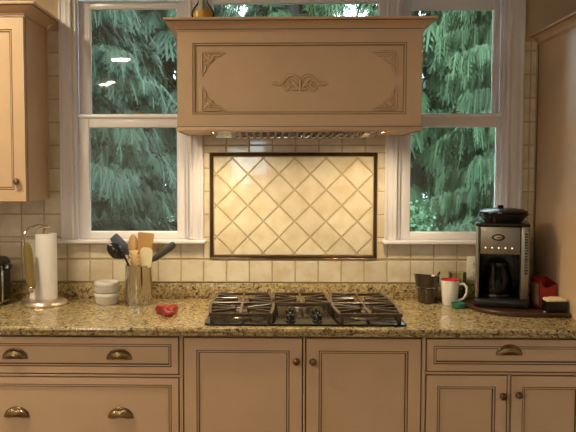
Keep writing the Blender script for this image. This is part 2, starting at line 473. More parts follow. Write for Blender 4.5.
def double_hung(idx, x0, x1, gx0, gx1, cas, stool, sides=('l', 'r')):
    w = bpy.data.objects.new('window_%d' % idx, None); COL.objects.link(w); w.location = ((x0+x1)/2, 0, WZ0); structure(w)
    b = MB()
    for c in cas: casing(b, c[0], c[1], 1.206, 2.44)
    b.use(M['trim']); b.box(x0-.001, x1+.001, -.016, -.0005, 2.3605, 2.44, .002)
    b.build('casing', w)
    b = MB().use(M['trim'])
    # jambs, parting beads and head
    for s, xx in ((1, x0), (-1, x1)):
        f = lambda a, c: (min(xx+s*a, xx+s*c), max(xx+s*a, xx+s*c))
        a, c = f(.0005, .007); b.box(a, c, .0005, .139, 1.206, 2.3535)
        a, c = f(.007, .017); b.box(a, c, .001, .0225, 1.206, 2.3535, .002)
        a, c = f(.007, .013); b.box(a, c, .0565, .0615, 1.206, 2.3535)
    b.box(x0+.0005, x1-.0005, .0005, .139, 2.3535, 2.3595)
    b.box(x0+.017, x1-.017, .001, .0225, 2.3405, 2.3535, .002)
    b.build('jamb', w)
    b = MB().use(M['trim'])
    b.box(stool[0], stool[1], -.047, -.0005, 1.187, 1.205, .005, seg=3)
    b.box(x0+.0005, x1-.0005, -.001, .139, 1.187, 1.205)
    b.build('stool', w)
    lo = sash('lower_sash', w, x0+.018, x1-.018, 1.2055, 1.783, .024, .056, gx0, gx1, 1.2345, 1.738, True)
    up = sash('upper_sash', w, x0+.014, x1-.014, 1.755, 2.3395, .063, .095, gx0+.002, gx1-.002 if idx == 1 else gx1-.013, 1.790, 2.303 if idx == 1 else 2.291)
    cx = (gx0+gx1)/2 + (.03 if idx == 1 else .0)
    b = MB().use(M['brass'])
    b.box(cx-.024, cx+.024, .026, .052, 1.7975, 1.803, .002); b.lathe([(.011, 0), (.011, .006), (.006, .010)], (cx, .038, 1.803), 14)
    b.box(cx-.004, cx+.03, .030, .040, 1.807, 1.812, .002)
    part_label(b.build('sash_lock', lo), 'small brass sash lock')
    return w
double_hung(1, LX0, LX1, -.857, -.4345, ((-.986, -.924), (-.373, -.3055)), (-1.010, -.296))
double_hung(2, RX0, RX1, .672, 1.077, ((.548, .605), (1.107, 1.185)), (.538, 1.198))
w3 = bpy.data.objects.new('window_3', None); COL.objects.link(w3); w3.location = (.128, 0, MZ0); structure(w3)
b = MB().use(M['trim'])
b.box(MX0+.0005, MX0+.007, .0005, .139, MZ0+.006, 2.3535); b.box(MX1-.007, MX1-.0005, .0005, .139, MZ0+.006, 2.3535)
b.box(MX0+.0005, MX1-.0005, .0005, .139, MZ0+.0005, MZ0+.006); b.box(MX0+.0005, MX1-.0005, .0005, .139, 2.3535, 2.3595)
b.build('jamb', w3)
b = MB().use(M['trim']); b.box(MX0-.0, MX1+.0, -.016, -.0005, 2.3605, 2.44, .002); b.build('casing', w3)
sash('sash', w3, MX0+.0075, MX1-.0075, MZ0+.0065, 2.353, .024, .056, MX0+.040, MX1-.038, MZ0+.05, 2.316)

# ------------------------------------------------------------------ cabinet fronts
def front_panel(mb, x0, x1, z0, z1, y, th, st, rec=.007, G_=None):
    """a framed door or drawer front facing -y: front face at y, thickness th, glazed bead round a recessed panel"""
    P_, G_ = M['paint'], G_ or M['glaze']
    mitred(mb, x0, x1, z0, z1, [(0, y+th, None), (0, y+.0018, P_), (.0020, y, G_), (st, y, P_), (st+.0012, y+.0030, G_), (st+.0032, y+.0034, G_),
           (st+.0048, y+.0010, P_), (st+.0085, y+.0016, P_), (st+.0100, y+rec, G_), (st+.0125, y+rec+.0005, G_), (st+.0135, y+rec, P_)])
    d = st+.0135
    mb.use(P_).face([(x0+d, y+rec, z0+d), (x1-d, y+rec, z0+d), (x1-d, y+rec, z1-d), (x0+d, y+rec, z1-d)])
    mb.use(P_).face([(x0, y+th, z0), (x1, y+th, z0), (x1, y+th, z1), (x0, y+th, z1)])
def knob(par, x, y, z, r=.0145):
    b = MB().use(M['hardware'])
    mx = Matrix.Rotation(pi/2, 4, 'X')
    b.lathe([(.008, 0), (.0085, .002), (.0055, .005), (.005, .010), (r*.75, .013), (r, .017), (r*.97, .021), (r*.75, .0255), (r*.35, .028), (.0005, .0285)], (x, y, z), 24, mx)
    return part_label(b.build('knob', par), 'dark bronze knob')
def cup_pull(par, x, y, z, w=.094, h=.040, d=.026):
    b = MB().use(M['pullrib'])
    n = 30; m = 9; z0 = z-.005-h*.42
    def P_(j, t, k=1.):
        a = pi*j/n
        return (x+cos(a)*w/2*(.55+.45*sin(t))*k, y-.0015-d*max(0, cos(t))**.8*(.35+.65*sin(a)), z0+sin(a)*h*(.42+.58*sin(t))*k)
    b.grid([[P_(j, i/m*pi/2, 1+.05*(1 if j % 2 else -.6)*sin(2*i/m*pi/2)) for j in range(n+1)] for i in range(m+1)])
    o = part_label(b.build('cup_pull', par), 'ribbed half dome bronze cup pull')
    b = MB().use(M['hardware'])
    b.tube([P_(j, pi*.47, 1.0) for j in range(n+1)], .0042, 6)
    b.tube([P_(j, 0) for j in range(n+1)], .0018, 6)
    b.box(x-w/2, x+w/2, y-.0022, y-.0002, z0-.0015, z0+h*.5, .0005)
    part_label(b.build('rim', o), 'dark bronze rim')
    return o

YD = -.660       # door faces
YC = -.6385      # carcass face
CB = .10
def carcass(par, x0, x1, rails, stiles):
    b = MB().use(M['paint'])
    b.box(x0, x1, YC, -.012, CB, .889)
    # face frame showing between the doors, glazed in its grooves
    for (a, c, z0, z1) in stiles+rails:
        b.use(M['paint']).box(a, c, YD+.001, YC, z0, z1, .0015)
    b.use(M['glaze']).box(x0+.004, x1-.004, YC-.0012, YC, CB+.01, .886)
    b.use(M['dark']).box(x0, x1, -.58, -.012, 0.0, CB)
    return b.build('carcass', par)
def drawer(par, x0, x1, z0, z1, pulls, st=.028, zp=None):
    b = MB(); front_panel(b, x0, x1, z0, z1, YD, .020, st)
    o = b.build('drawer', par)
    for px in pulls: cup_pull(o, px, YD+.007, (z0+z1)/2-.002 if zp is None else zp)
    return o
def door(par, x0, x1, z0, z1, kx, kz, st=.050, y=YD):
    b = MB(); front_panel(b, x0, x1, z0, z1, y, .020, st)
    o = b.build('door', par)
    knob(o, kx, y, kz)
    return o
cab = thing('base_cabinet', 'cream base cabinet of wide drawers with cup pulls, left of the cooktop doors', 'cabinet', (-.79, -.35, 0), 'cream base cabinets')
carcass(cab, -1.249, -.3405, [(-1.249, -.3405, .7215, .7285)], [(-.3462, -.3405, CB, .886)])
drawer(cab, -1.246, -.350, .7325, .8795, (-.997, -.584), zp=.811)
drawer(cab, -1.246, -.350, .400, .718, (-.994, -.580), zp=.577)
drawer(cab, -1.246, -.350, .112, .390, (), )
cab = thing('base_cabinet', 'cream double door base cabinet with two round knobs, directly below the cooktop', 'cabinet', (.135, -.35, 0), 'cream base cabinets')
carcass(cab, -.3395, .6035, [], [(-.3395, -.3335, CB, .886), (.1375, .1445, CB, .886), (.598, .6035, CB, .886)])
door(cab, -.3300, .1340, .112, .8795, .110, .789)
door(cab, .1480, .5945, .112, .8795, .174, .789)
cab = thing('base_cabinet', 'cream base cabinet with one drawer over two doors, at the right below the coffee maker', 'cabinet', (.93, -.35, 0), 'cream base cabinets')
carcass(cab, .6045, 1.249, [(.6045, 1.249, .7405, .7475)], [(.6045, .6105, CB, .886), (.930, .938, CB, .737)])
drawer(cab, .614, 1.246, .7515, .8795, (.933,), zp=.838)
door(cab, .614, .9265, .112, .737, .908, .659, .044)
door(cab, .9415, 1.246, .112, .737, .969, .664, .044)

# ------------------------------------------------------------------ granite worktop
ZT = .925
ct = thing('granite_countertop', 'speckled gold and brown granite worktop running the whole width over the cabinets', 'countertop', (0, -.35, .89))
b = MB().use(M['granite'])
prof = [(-.002, .8905), (-.690, .8905), (-.696, .893), (-.698, .900), (-.695, .905), (-.7005, .909), (-.702, .915), (-.699, .922), (-.692, ZT), (-.002, ZT)]
b.prism(prof, 'x', -2.2, 1.2485)
b.build('slab', ct)
b = MB().use(M['granite']); b.box(-2.2, 1.2485, -.024, -.0085, ZT+.0005, .998, .002); part_label(b.build('upstand', ct), 'low granite upstand along the wall')

# ------------------------------------------------------------------ crown mouldings
def crown(mb, path, dirs, prof):
    """sweep prof=(out, z, material of the band reaching it) round a plan path with mitre directions"""
    rows = []
    for o, z, m in prof:
        rows.append([(p[0]+d[0]*o, p[1]+d[1]*o, z) for p, d in zip(path, dirs)])
    for (a, c), m in zip(zip(rows, rows[1:]), [q[2] for q in prof[1:]]):
        mb.use(m)
        for k in range(len(path)-1): mb.face([a[k], a[k+1], c[k+1], c[k]])
    return rows
def crown_prof(z0, z1, o, P_=None, G_=None):
    P_ = P_ or M['paint']; G_ = G_ or M['glaze']
    h = z1-z0
    pr = [(.0, z0, None), (.005, z0, P_), (.006, z0+h*.10, P_), (.003, z0+h*.13, G_), (.004, z0+h*.17, G_)]
    for k in range(1, 8):
        t = k/7*pi/2
        pr.append((.004+(o*.82-.004)*(1-cos(t)), z0+h*(.17+.55*sin(t)), P_))
    pr += [(o*.84, z0+h*.74, G_), (o*.86, z0+h*.78, G_), (o*.96, z0+h*.80, P_), (o, z0+h*.88, P_), (o*.98, z1, P_), (-.004, z1, P_)]
    return pr

# left wall cabinet
uc = thing('wall_cabinet', 'cream wall cabinet hanging left of the left window, one door with knob', 'cabinet', (-1.35, 0, 1.395))
ux0, ux1, uz0, uz1, uy = -1.75, -1.045, 1.397, 2.192, -.332
b = MB().use(M['paint']); b.box(ux0, ux1, uy+.021, -.0085, uz0, uz1)
b.use(M['glaze']).box(ux1-.0005, ux1+.0008, uy+.0215, uy+.0235, uz0, uz1)
b.use(M['paint']).box(ux1-.002, ux1+.006, -.022, -.0088, uz0, uz1, .002)
b.build('carcass', uc)
door(uc, -1.405, ux1-.001, uz0-.002, uz1-.006, -1.0835, 1.483, .052, uy)
b = MB(); front_panel(b, ux0, -1.409, uz0-.002, uz1-.006, uy, .020, .052); b.build('door', uc)
b = MB(); crown(b, [(ux0, uy), (ux1, uy), (ux1, -.0085)], [(0, -1), (1, -1), (1, 0)], crown_prof(2.186, 2.237, .068)); b.build('crown', uc)

# tall cabinet at the right end
tc = thing('tall_cabinet', 'tall cream cabinet side panel closing the right end of the worktop', 'cabinet', (1.55, -.35, 0))
tx0 = 1.2495
b = MB().use(M['paint']); b.box(tx0, 1.90, -.70, -.0085, 0, 2.125, .002)
b.use(M['glaze']).box(tx0-.0010, tx0+.001, -.0125, -.0087, .999, 2.12)
b.build('carcass', tc)
b = MB(); crown(b, [(tx0, -.0085), (tx0, -.70), (1.9, -.70)], [(-1, 0), (-1, -1), (0, -1)], crown_prof(2.112, 2.156, .044)); b.build('crown', tc)

# ------------------------------------------------------------------ range hood
hd = thing('range_hood', 'large cream wooden range hood with carved scrolls, mounted between the windows', 'range hood', (.123, 0, 1.69))
hx0, hx1, hy, hz0, hz1 = -.369, .616, -.50, 1.692, 2.105
b = MB().use(M['paint'])
t = .02
b.box(hx0, hx0+t, hy+.001, -.030, hz0+.003, hz1)
b.box(hx1-t, hx1, hy+.001, -.030, hz0+.003, hz1)
b.box(hx0, hx1, hy+.0225, -.030, hz1, 2.128)
b.box(hx0+t, hx1-t, -.045, -.030, hz0+.003, hz1)
b.box(hx0+t, -.24, hy+.0225, -.045, hz0+.003, hz0+.02); b.box(.487, hx1-t, hy+.0225, -.045, hz0+.003, hz0+.02)
b.box(-.24, .487, hy+.0225, -.455, hz0+.003, hz0+.02); b.box(-.24, .487, -.10, -.045, hz0+.003, hz0+.02)
b.build('hood_body', hd)
b = MB(); front_panel(b, hx0, hx1, hz0+.002, hz1, hy, .022, .062, .008, M['softglaze']); b.bm.normal_update()
fp = b.build('front_panel', hd)
b = MB().use(M['paint'])
for p, q in (((hx0-.004, hy-.006), (hx1+.004, hy-.0005)),): b.box(p[0], q[0], p[1], q[1], hz0-.002, hz0+.014, .003)
b.box(hx0-.004, hx0-.0005, hy-.0005, -.031, hz0-.002, hz0+.014); b.box(hx1+.0005, hx1+.004, hy-.0005, -.031, hz0-.002, hz0+.014)
b.use(M['glaze']).box(hx0-.0015, hx1+.0015, hy-.0022, hy-.0003, hz0+.014, hz0+.0165)
b.build('base_moulding', hd)
b = MB(); crown(b, [(hx0, -.03), (hx0, hy), (hx1, hy), (hx1, -.03)], [(-1, 0), (-1, -1), (1, -1), (1, 0)], crown_prof(2.090, 2.136, .050)); b.build('crown', hd)
# carved scrolls on the recessed field
YR = hy+.008
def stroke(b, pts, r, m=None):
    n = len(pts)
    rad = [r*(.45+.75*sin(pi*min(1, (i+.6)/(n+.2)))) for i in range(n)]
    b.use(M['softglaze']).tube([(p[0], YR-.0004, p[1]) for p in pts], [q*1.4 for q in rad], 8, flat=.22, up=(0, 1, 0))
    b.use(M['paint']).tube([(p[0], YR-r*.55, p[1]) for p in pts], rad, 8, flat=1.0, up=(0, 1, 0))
def spiral(cx, cz, r0, turns, a0, dirn=1, n=18):
    return [(cx+r0*(1-.82*k/n)*cos(a0+dirn*2*pi*turns*k/n), cz+r0*(1-.82*k/n)*sin(a0+dirn*2*pi*turns*k/n)) for k in range(n+1)]
def bez(p0, p1, p2, n=10):
    return [((1-t)**2*p0[0]+2*t*(1-t)*p1[0]+t*t*p2[0], (1-t)**2*p0[1]+2*t*(1-t)*p1[1]+t*t*p2[1]) for t in [k/n for k in range(n+1)]]
b = MB(); acx, acz = .128, 1.880
for sg in (-1, 1):
    X = lambda pts: [(acx+sg*p[0], acz+p[1]) for p in pts]
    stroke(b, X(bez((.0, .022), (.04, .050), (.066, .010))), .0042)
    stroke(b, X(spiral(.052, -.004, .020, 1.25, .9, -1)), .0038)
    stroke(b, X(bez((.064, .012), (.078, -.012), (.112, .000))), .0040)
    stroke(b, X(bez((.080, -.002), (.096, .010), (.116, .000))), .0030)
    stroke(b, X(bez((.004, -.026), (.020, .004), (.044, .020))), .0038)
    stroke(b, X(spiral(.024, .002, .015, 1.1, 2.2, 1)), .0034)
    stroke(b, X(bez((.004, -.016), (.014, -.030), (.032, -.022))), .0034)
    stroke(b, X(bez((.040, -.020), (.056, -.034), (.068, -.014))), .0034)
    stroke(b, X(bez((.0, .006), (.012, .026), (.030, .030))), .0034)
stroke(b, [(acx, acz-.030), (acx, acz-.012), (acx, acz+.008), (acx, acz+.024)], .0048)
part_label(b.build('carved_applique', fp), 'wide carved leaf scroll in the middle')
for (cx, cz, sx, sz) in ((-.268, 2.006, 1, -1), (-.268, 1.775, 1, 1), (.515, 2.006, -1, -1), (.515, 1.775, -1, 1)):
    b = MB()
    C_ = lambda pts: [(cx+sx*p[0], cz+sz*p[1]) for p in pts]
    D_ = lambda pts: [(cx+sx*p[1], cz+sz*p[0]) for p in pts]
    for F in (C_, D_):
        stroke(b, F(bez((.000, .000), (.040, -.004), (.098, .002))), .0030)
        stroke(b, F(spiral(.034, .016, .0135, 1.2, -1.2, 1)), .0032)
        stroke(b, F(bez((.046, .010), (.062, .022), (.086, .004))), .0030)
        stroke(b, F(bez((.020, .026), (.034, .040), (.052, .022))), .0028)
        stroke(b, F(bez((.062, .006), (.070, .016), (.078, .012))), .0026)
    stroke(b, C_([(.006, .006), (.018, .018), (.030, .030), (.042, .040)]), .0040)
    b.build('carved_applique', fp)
# stainless liner with baffle slats and lamps
b = MB().use(M['steel'])
b.box(-.238, .485, -.452, -.104, hz0+.030, hz0+.034)
b.box(-.2395, .4865, -.4545, -.447, hz0-.004, hz0+.034); b.box(-.2395, .4865, -.112, -.1005, hz0-.012, hz0+.034)
b.box(-.2395, -.232, -.447, -.112, hz0-.004, hz0+.034); b.box(.479, .4865, -.447, -.112, hz0-.004, hz0+.034)
ln = b.build('liner', hd)
b = MB().use(M['polish'])
for k in range(19):
    x = -.155 + k*.0310
    if x > .41: continue
    b.tube([(x, -.435, hz0+.010), (x, -.125, hz0-.010)], .0085, 8)
b.box(-.165, .41, -.135, -.118, hz0-.018, hz0-.002, .002)
part_label(b.build('baffle_filter', ln), 'steel baffle filter')
for bx_ in (-.203, .448):
    b = MB().use(M['steel']); b.lathe([(.030, .028), (.034, .006), (.036, .004), (.034, .002), (.028, .012)], (bx_, -.365, hz0+.0), 24, cap0=False, cap1=False)
    h = b.build('lamp_ring', ln)
    b = MB().use(M['hoodbulb']); b.lathe([(.0005, .012), (.025, .012), (.025, .0145), (.0005, .0145)], (bx_, -.365, hz0-.002), 24, cap0=False, cap1=False); b.build('bulb', h)

# ------------------------------------------------------------------ bottle on the hood
bx_, by_, bz_ = -.270, -.43, 2.1365
def vessel(prof_out, thick, c, m, n=32):
    b = MB().use(m)
    inner = [(max(r-thick, .0005), h+(thick if i == 0 else 0)) for i, (r, h) in enumerate(prof_out)][::-1]
    b.lathe([(.0005, prof_out[0][1])]+prof_out+inner+[(.0005, prof_out[0][1]+thick)], c, n, cap0=False, cap1=False)
    return b
bt = thing('glass_bottle', 'round glass bottle of amber filling on top of the range hood', 'bottle', (bx_, by_, bz_))
vessel([(.044, 0), (.047, .004), (.048, .034), (.044, .050), (.034, .066), (.024, .078), (.020, .090), (.020, .15), (.023, .155), (.023, .165)], .002, (bx_, by_, bz_), M['bottleglass']).build('bottle_glass', bt)
b = MB().use(M['amber']); b.lathe([(.0005, .003), (.040, .003), (.0445, .007), (.0453, .034), (.043, .045), (.0005, .046)], (bx_, by_, bz_), 28, cap0=False, cap1=False); b.build('filling', bt)

# ------------------------------------------------------------------ gas cooktop
ck = thing('gas_cooktop', 'black gas cooktop with cast iron grates set on the granite', 'cooktop', (.143, -.40, ZT))
kx0, kx1, ky0, ky1 = -.249, .540, -.662, -.110
b = MB().use(M['cook'])
def rrect(x0, x1, y0, y1, r, n=6):
    out = []
    for cx, cy, a in ((x1-r, y1-r, 0), (x0+r, y1-r, pi/2), (x0+r, y0+r, pi), (x1-r, y0+r, 3*pi/2)):
        out += [(cx+r*cos(a+pi/2*k/n), cy+r*sin(a+pi/2*k/n)) for k in range(n+1)]
    return out
b.prism(rrect(kx0, kx1, ky0, ky1, .02), 'z', ZT+.0005, ZT+.009, .002)
part_label(b.build('cooktop_plate', ck), 'glossy black cooktop plate')
ZP = ZT+.0092
burn = [(-.105, -.505, .040), (-.105, -.265, .046), (.143, -.275, .036), (.395, -.505, .046), (.395, -.265, .040)]
for (x, y, r) in burn:
    b = MB().use(M['cookmetal']); b.lathe([(r*1.35, 0), (r*1.30, .003), (r*.95, .005), (r*.95, .014), (r*.8, .016), (.0005, .016)], (x, y, ZP), 28)
    o = part_label(b.build('burner', ck), 'gas burner')
    b = MB().use(M['iron']); b.lathe([(r*.82, .0162), (r*.84, .019), (r*.80, .024), (r*.6, .026), (.0005, .0262)], (x, y, ZP), 28); b.build('burner_cap', o)
ZG = .972
def bar(b, p, q, w=.0055, h=.011):
    d = Vector((q[0]-p[0], q[1]-p[1])); L_ = d.length; d.normalize(); n = Vector((-d.y, d.x))*w
    rows = []
    for pt in (p, q):
        z = pt[2] if len(pt) > 2 else ZG
        rows.append([(pt[0]+n.x, pt[1]+n.y, z-h), (pt[0]+n.x, pt[1]+n.y, z-.002), (pt[0]+n.x*.55, pt[1]+n.y*.55, z), (pt[0]-n.x*.55, pt[1]-n.y*.55, z), (pt[0]-n.x, pt[1]-n.y, z-.002), (pt[0]-n.x, pt[1]-n.y, z-h)])
    vs = b.grid(rows, close_v=True, smooth=False); b.cap(vs[0]); b.cap(vs[1])
def ringbar(b, pts, w=.0065, h=.013):
    n = len(pts); rows = []
    for i in range(n):
        p0, p1, p2 = Vector(pts[i-1]), Vector(pts[i]), Vector(pts[(i+1) % n])
        t = (p2-p0).normalized(); nn = Vector((-t.y, t.x))*w
        rows.append([(p1.x+nn.x, p1.y+nn.y, ZG-h), (p1.x+nn.x, p1.y+nn.y, ZG-.002), (p1.x+nn.x*.5, p1.y+nn.y*.5, ZG+.001), (p1.x-nn.x*.5, p1.y-nn.y*.5, ZG+.001), (p1.x-nn.x, p1.y-nn.y, ZG-.002), (p1.x-nn.x, p1.y-nn.y, ZG-h)])
    b.grid(rows, close_u=True, close_v=True, smooth=False)
def side(x0, y0, x1, y1, bulge, n=8):
    return [(x0+(x1-x0)*k/n+bulge*sin(pi*k/n), y0+(y1-y0)*k/n) for k in range(n)]
def big_grate(cx, sg):
    """sg=+1: straight bulging inner side to the right"""
    b = MB().use(M['iron'])
    w0, w1 = .118, .113
    ya, yb = -.640, -.130
    pts = side(cx+w0, ya, cx+w1, yb, .016) + [(cx+w1*(1-2*k/6), yb) for k in range(6)] + side(cx-w1, yb, cx-w0, ya, -.016) + [(cx-w0*(1-2*k/6), ya) for k in range(6)]
    ringbar(b, pts)
    bar(b, (cx, ya), (cx, yb), .0055)
    for y in (-.505, -.265):
        for dx_, dy_ in ((.128, .0), (.124, .085), (.124, -.085)):
            for s in (-1, 1):
                bar(b, (cx+s*dx_, y+dy_), (cx+s*.026, y+dy_*.18), .0048, .010)
    bar(b, (cx-.128, -.386), (cx+.128, -.386), .005)
    for fx in (-.112, .112):
        for fy in (ya+.006, -.386, yb-.006):
            dxx = .014*(1 if fx > 0 else -1) if fy == -.386 else 0
            b.box(cx+fx+dxx-.007, cx+fx+dxx+.007, fy-.007, fy+.007, ZP, ZG-.006, .002)
    part_label(b.build('grate', ck), 'black cast iron grate')
big_grate(-.109, 1); big_grate(.401, -1)
b = MB().use(M['iron'])
pts = [(.272-.129*k/3*2, -.405) for k in range(3)]
pts = [(.266-.246*k/6, -.400) for k in range(7)] + [(.027, -.135)] + [(.027+.232*k/6, -.130) for k in range(1, 7)]
ringbar(b, pts)
bar(b, (.143, -.400), (.143, -.130)); bar(b, (.022, -.265), (.118, -.272)); bar(b, (.264, -.265), (.168, -.272))
for s in (-1, 1):
    for d in (-1, 1): bar(b, (.143+s*.115, -.265+d*.105), (.143+s*.022, -.272+d*.02), .0046, .010)
for fx in (.032, .254):
    for fy in (-.396, -.136): b.box(fx-.006, fx+.006, fy-.006, fy+.006, ZP, ZG-.006, .002)
part_label(b.build('grate', ck), 'smaller middle grate')
for (x, y) in ((.088, -.605), (.196, -.605), (.088, -.490), (.196, -.490)):
    b = MB().use(M['black']); b.lathe([(.021, 0), (.021, .004), (.017, .006), (.0165, .022), (.014, .025), (.0005, .0255)], (x, y, ZP), 22)
    b.box(x-.004, x+.004, y-.020, y+.020, ZP+.020, ZP+.034, .002)
    o = part_label(b.build('control_knob', ck), 'black burner control knob')
    b = MB().use(M['steel']); b.box(x-.0012, x+.0012, y-.019, y-.004, ZP+.0342, ZP+.0350); b.build('pointer', o)

# ------------------------------------------------------------------ left of the cooktop
# paper towels
tx, ty = -1.016, -.190
ZB = ZT+.0006
th_ = thing('paper_towel_holder', 'steel paper towel holder with round base and curved arm, on the worktop left', 'paper towel holder', (tx, ty, ZB))
b = MB().use(M['satin']); b.lathe([(.103, 0), (.105, .004), (.102, .013), (.090, .0225), (.082, .0245), (.0005, .0245)], (tx, ty, ZB), 44); b.build('base', th_)
b = MB().use(M['polish']); b.lathe([(.006, .0246), (.006, .335), (.011, .338), (.012, .346), (.007, .353), (.0005, .354)], (tx, ty, ZB), 18); b.build('rod', th_)
b = MB().use(M['chrome'])
b.tube([(tx+.026, ty-.004, ZB+.357), (tx-.005, ty, ZB+.360), (tx-.035, ty-.01, ZB+.357), (tx-.060, ty-.026, ZB+.346), (tx-.071, ty-.046, ZB+.326), (tx-.0715, ty-.060, ZB+.285)], .0055, 10)
b.tube([(tx-.0715, ty-.060, ZB+.285), (tx-.050, ty-.082, ZB+.170), (tx-.030, ty-.088, ZB+.062)], .0045, 10)
b.tube([(tx+.034, ty-.012, ZB+.351), (tx+.006, ty-.014, ZB+.351), (tx-.020, ty-.020, ZB+.343), (tx-.032, ty-.026, ZB+.322)], .0045, 8)
ar = part_label(b.build('arm', th_), 'curved chrome arm')
b = MB().use(M['brass'])
rows = []
for k in range(13):
    t = .5-.5*cos(pi*k/12); c = Vector((tx-.053+.024*t, ty-.082-.016*t, ZB+.288-.215*t))
    w = .0205*(1-abs(2*t-1)**6)**.5+.001
    rows.append([(c.x-w, c.y+.005, c.z), (c.x-w*.6, c.y-.002, c.z), (c.x, c.y-.0045, c.z), (c.x+w*.6, c.y-.002, c.z), (c.x+w, c.y+.005, c.z), (c.x, c.y+.008, c.z)])
vs = b.grid(rows, close_v=True); b.cap(vs[0]); b.cap(vs[-1])
part_label(b.build('tension_plate', ar), 'long rounded steel plate, olive reflection put into its colour')
b = MB().use(M['polish']); b.lathe([(.014, 0), (.014, .004), (.010, .008), (.0005, .009)], (tx-.030, ty-.0985, ZB+.078), 18, Matrix.Rotation(pi/2, 4, 'X')); part_label(b.build('end_button', ar), 'round steel button')
rl = thing('paper_towel_roll', 'roll of white paper towels standing on the steel holder', 'paper towels', (tx+.004, ty, ZB+.0248))
rx_ = tx+.010; PR = .0475
b = MB().use(M['paper'])
b.lathe([(PR-.0005, .0002), (PR, .002), (PR-.0002, .150), (PR, .294), (PR-.0005, .2965), (.021, .2965), (.0205, .295), (.0205, .001), (.021, .0002), (PR-.0005, .0002)], (rx_, ty, ZB+.0248), 40, cap0=False, cap1=False)
b.build('paper', rl)
# the loose end of the outer sheet, flaring out to the left at its foot
b = MB().use(M['paper']); rows = []
for i_ in range(9):
    t = i_/8; z = ZB+.026+.215*t; fl = .030*(1-t)**1.2
    rows.append([(rx_-PR*.55-(PR*.46+fl)*u, ty-PR*.84+PR*.70*u**1.6-.001, z) for u in [k/6 for k in range(7)]])
b.grid(rows); b.grid([[(p[0], p[1]+.0009, p[2]) for p in r] for r in rows])
part_label(b.build('loose_sheet', rl), 'loose end of the outer paper sheet')
b = MB().use(M['cardtan']); b.lathe([(.0203, .001), (.0203, .2975), (.0185, .2975), (.0185, .001), (.0203, .001)], (rx_, ty, ZB+.0248), 28, cap0=False, cap1=False); part_label(b.build('core', rl), 'brown card core')

# outlet plates
def outlet(x, z, label, w=.072, h=.115, y=-.0082):
    o = thing('wall_outlet', label, 'outlet', (x, y, z))
    b = MB().use(M['white']); b.box(x-w/2, x+w/2, y-.005, y-.0002, z-h/2, z+h/2, .002); b.build('cover_plate', o)
    for dz_ in (-.021, .021):
        b = MB().use(M['white']); b.box(x-.017, x+.017, y-.0075, y-.0052, z+dz_-.0145, z+dz_+.0145, .0015)
        s_ = b.build('socket', o)
        b = MB().use(M['slot'])
        for dx_ in (-.0065, .0065): b.box(x+dx_-.0012, x+dx_+.0012, y-.0078, y-.0074, z+dz_-.004, z+dz_+.006)
        b.box(x-.002, x+.002, y-.0078, y-.0074, z+dz_-.010, z+dz_-.006)
        b.build('slots', s_)
    return o
outlet(-1.140, 1.145, 'white outlet plate on the tiles behind the paper towels')
ol = outlet(.972, 1.072, 'white outlet plate on the tiles beside the coffee maker', h=.112)
b = MB().use(M['black']); b.box(.972+.000, .972+.014, -.030, -.0160, 1.088, 1.112, .003); part_label(b.build('plug', ol), 'black plug')

# toaster at the left edge
tt = thing('toaster', 'dark toaster with chrome end trim, cut off at the far left edge', 'toaster', (-1.36, -.20, ZB))
b = MB().use(M['dark']); b.box(-1.515, -1.192, -.295, -.105, ZB+.014, ZB+.214, .03, seg=4); b.box(-1.50, -1.21, -.285, -.115, ZB, ZB+.014, .004); b.build('body', tt)
b = MB().use(M['chrome']); b.box(-1.196, -1.187, -.250, -.232, ZB+.018, ZB+.176, .003)
b.box(-1.1965, -1.189, -.275, -.125, ZB+.012, ZB+.020, .002); b.build('trim_strip', tt)
b = MB().use(M['black']); b.box(-1.192, -1.162, -.232, -.190, ZB+.158, ZB+.186, .005)
lv = part_label(b.build('lever', tt), 'black lever knob')
b = MB().use(M['chrome']); b.box(-1.180, -1.166, -.2345, -.231, ZB+.165, ZB+.178, .001); b.build('lever_trim', lv)

# ramekins
rx, ry = -.737, -.165
def ramekin(z, label):
    o = thing('ramekin', label, 'ramekin', (rx, ry, z), 'stacked white ramekins')
    b = MB().use(M['ceramic'])
    b.lathe([(.0005, 0), (.046, 0), (.048, .002), (.052, .028), (.056, .032), (.058, .038), (.0585, .047), (.057, .050), (.054, .049), (.052, .040), (.047, .010), (.043, .0055), (.0005, .0055)], (rx, ry, z), 40, cap0=False, cap1=False)
    for k in range(36):
        a = 2*pi*k/36
        b.tube([(rx+cos(a)*.0482, ry+sin(a)*.0482, z+.004), (rx+cos(a)*.0518, ry+sin(a)*.0518, z+.027)], .0012, 5)
    b.build('bowl', o)
    return o
ramekin(ZB, 'lower white ramekin, standing on the granite under another ramekin')
ramekin(ZB+.0505, 'upper white ramekin, stacked on top of another ramekin')

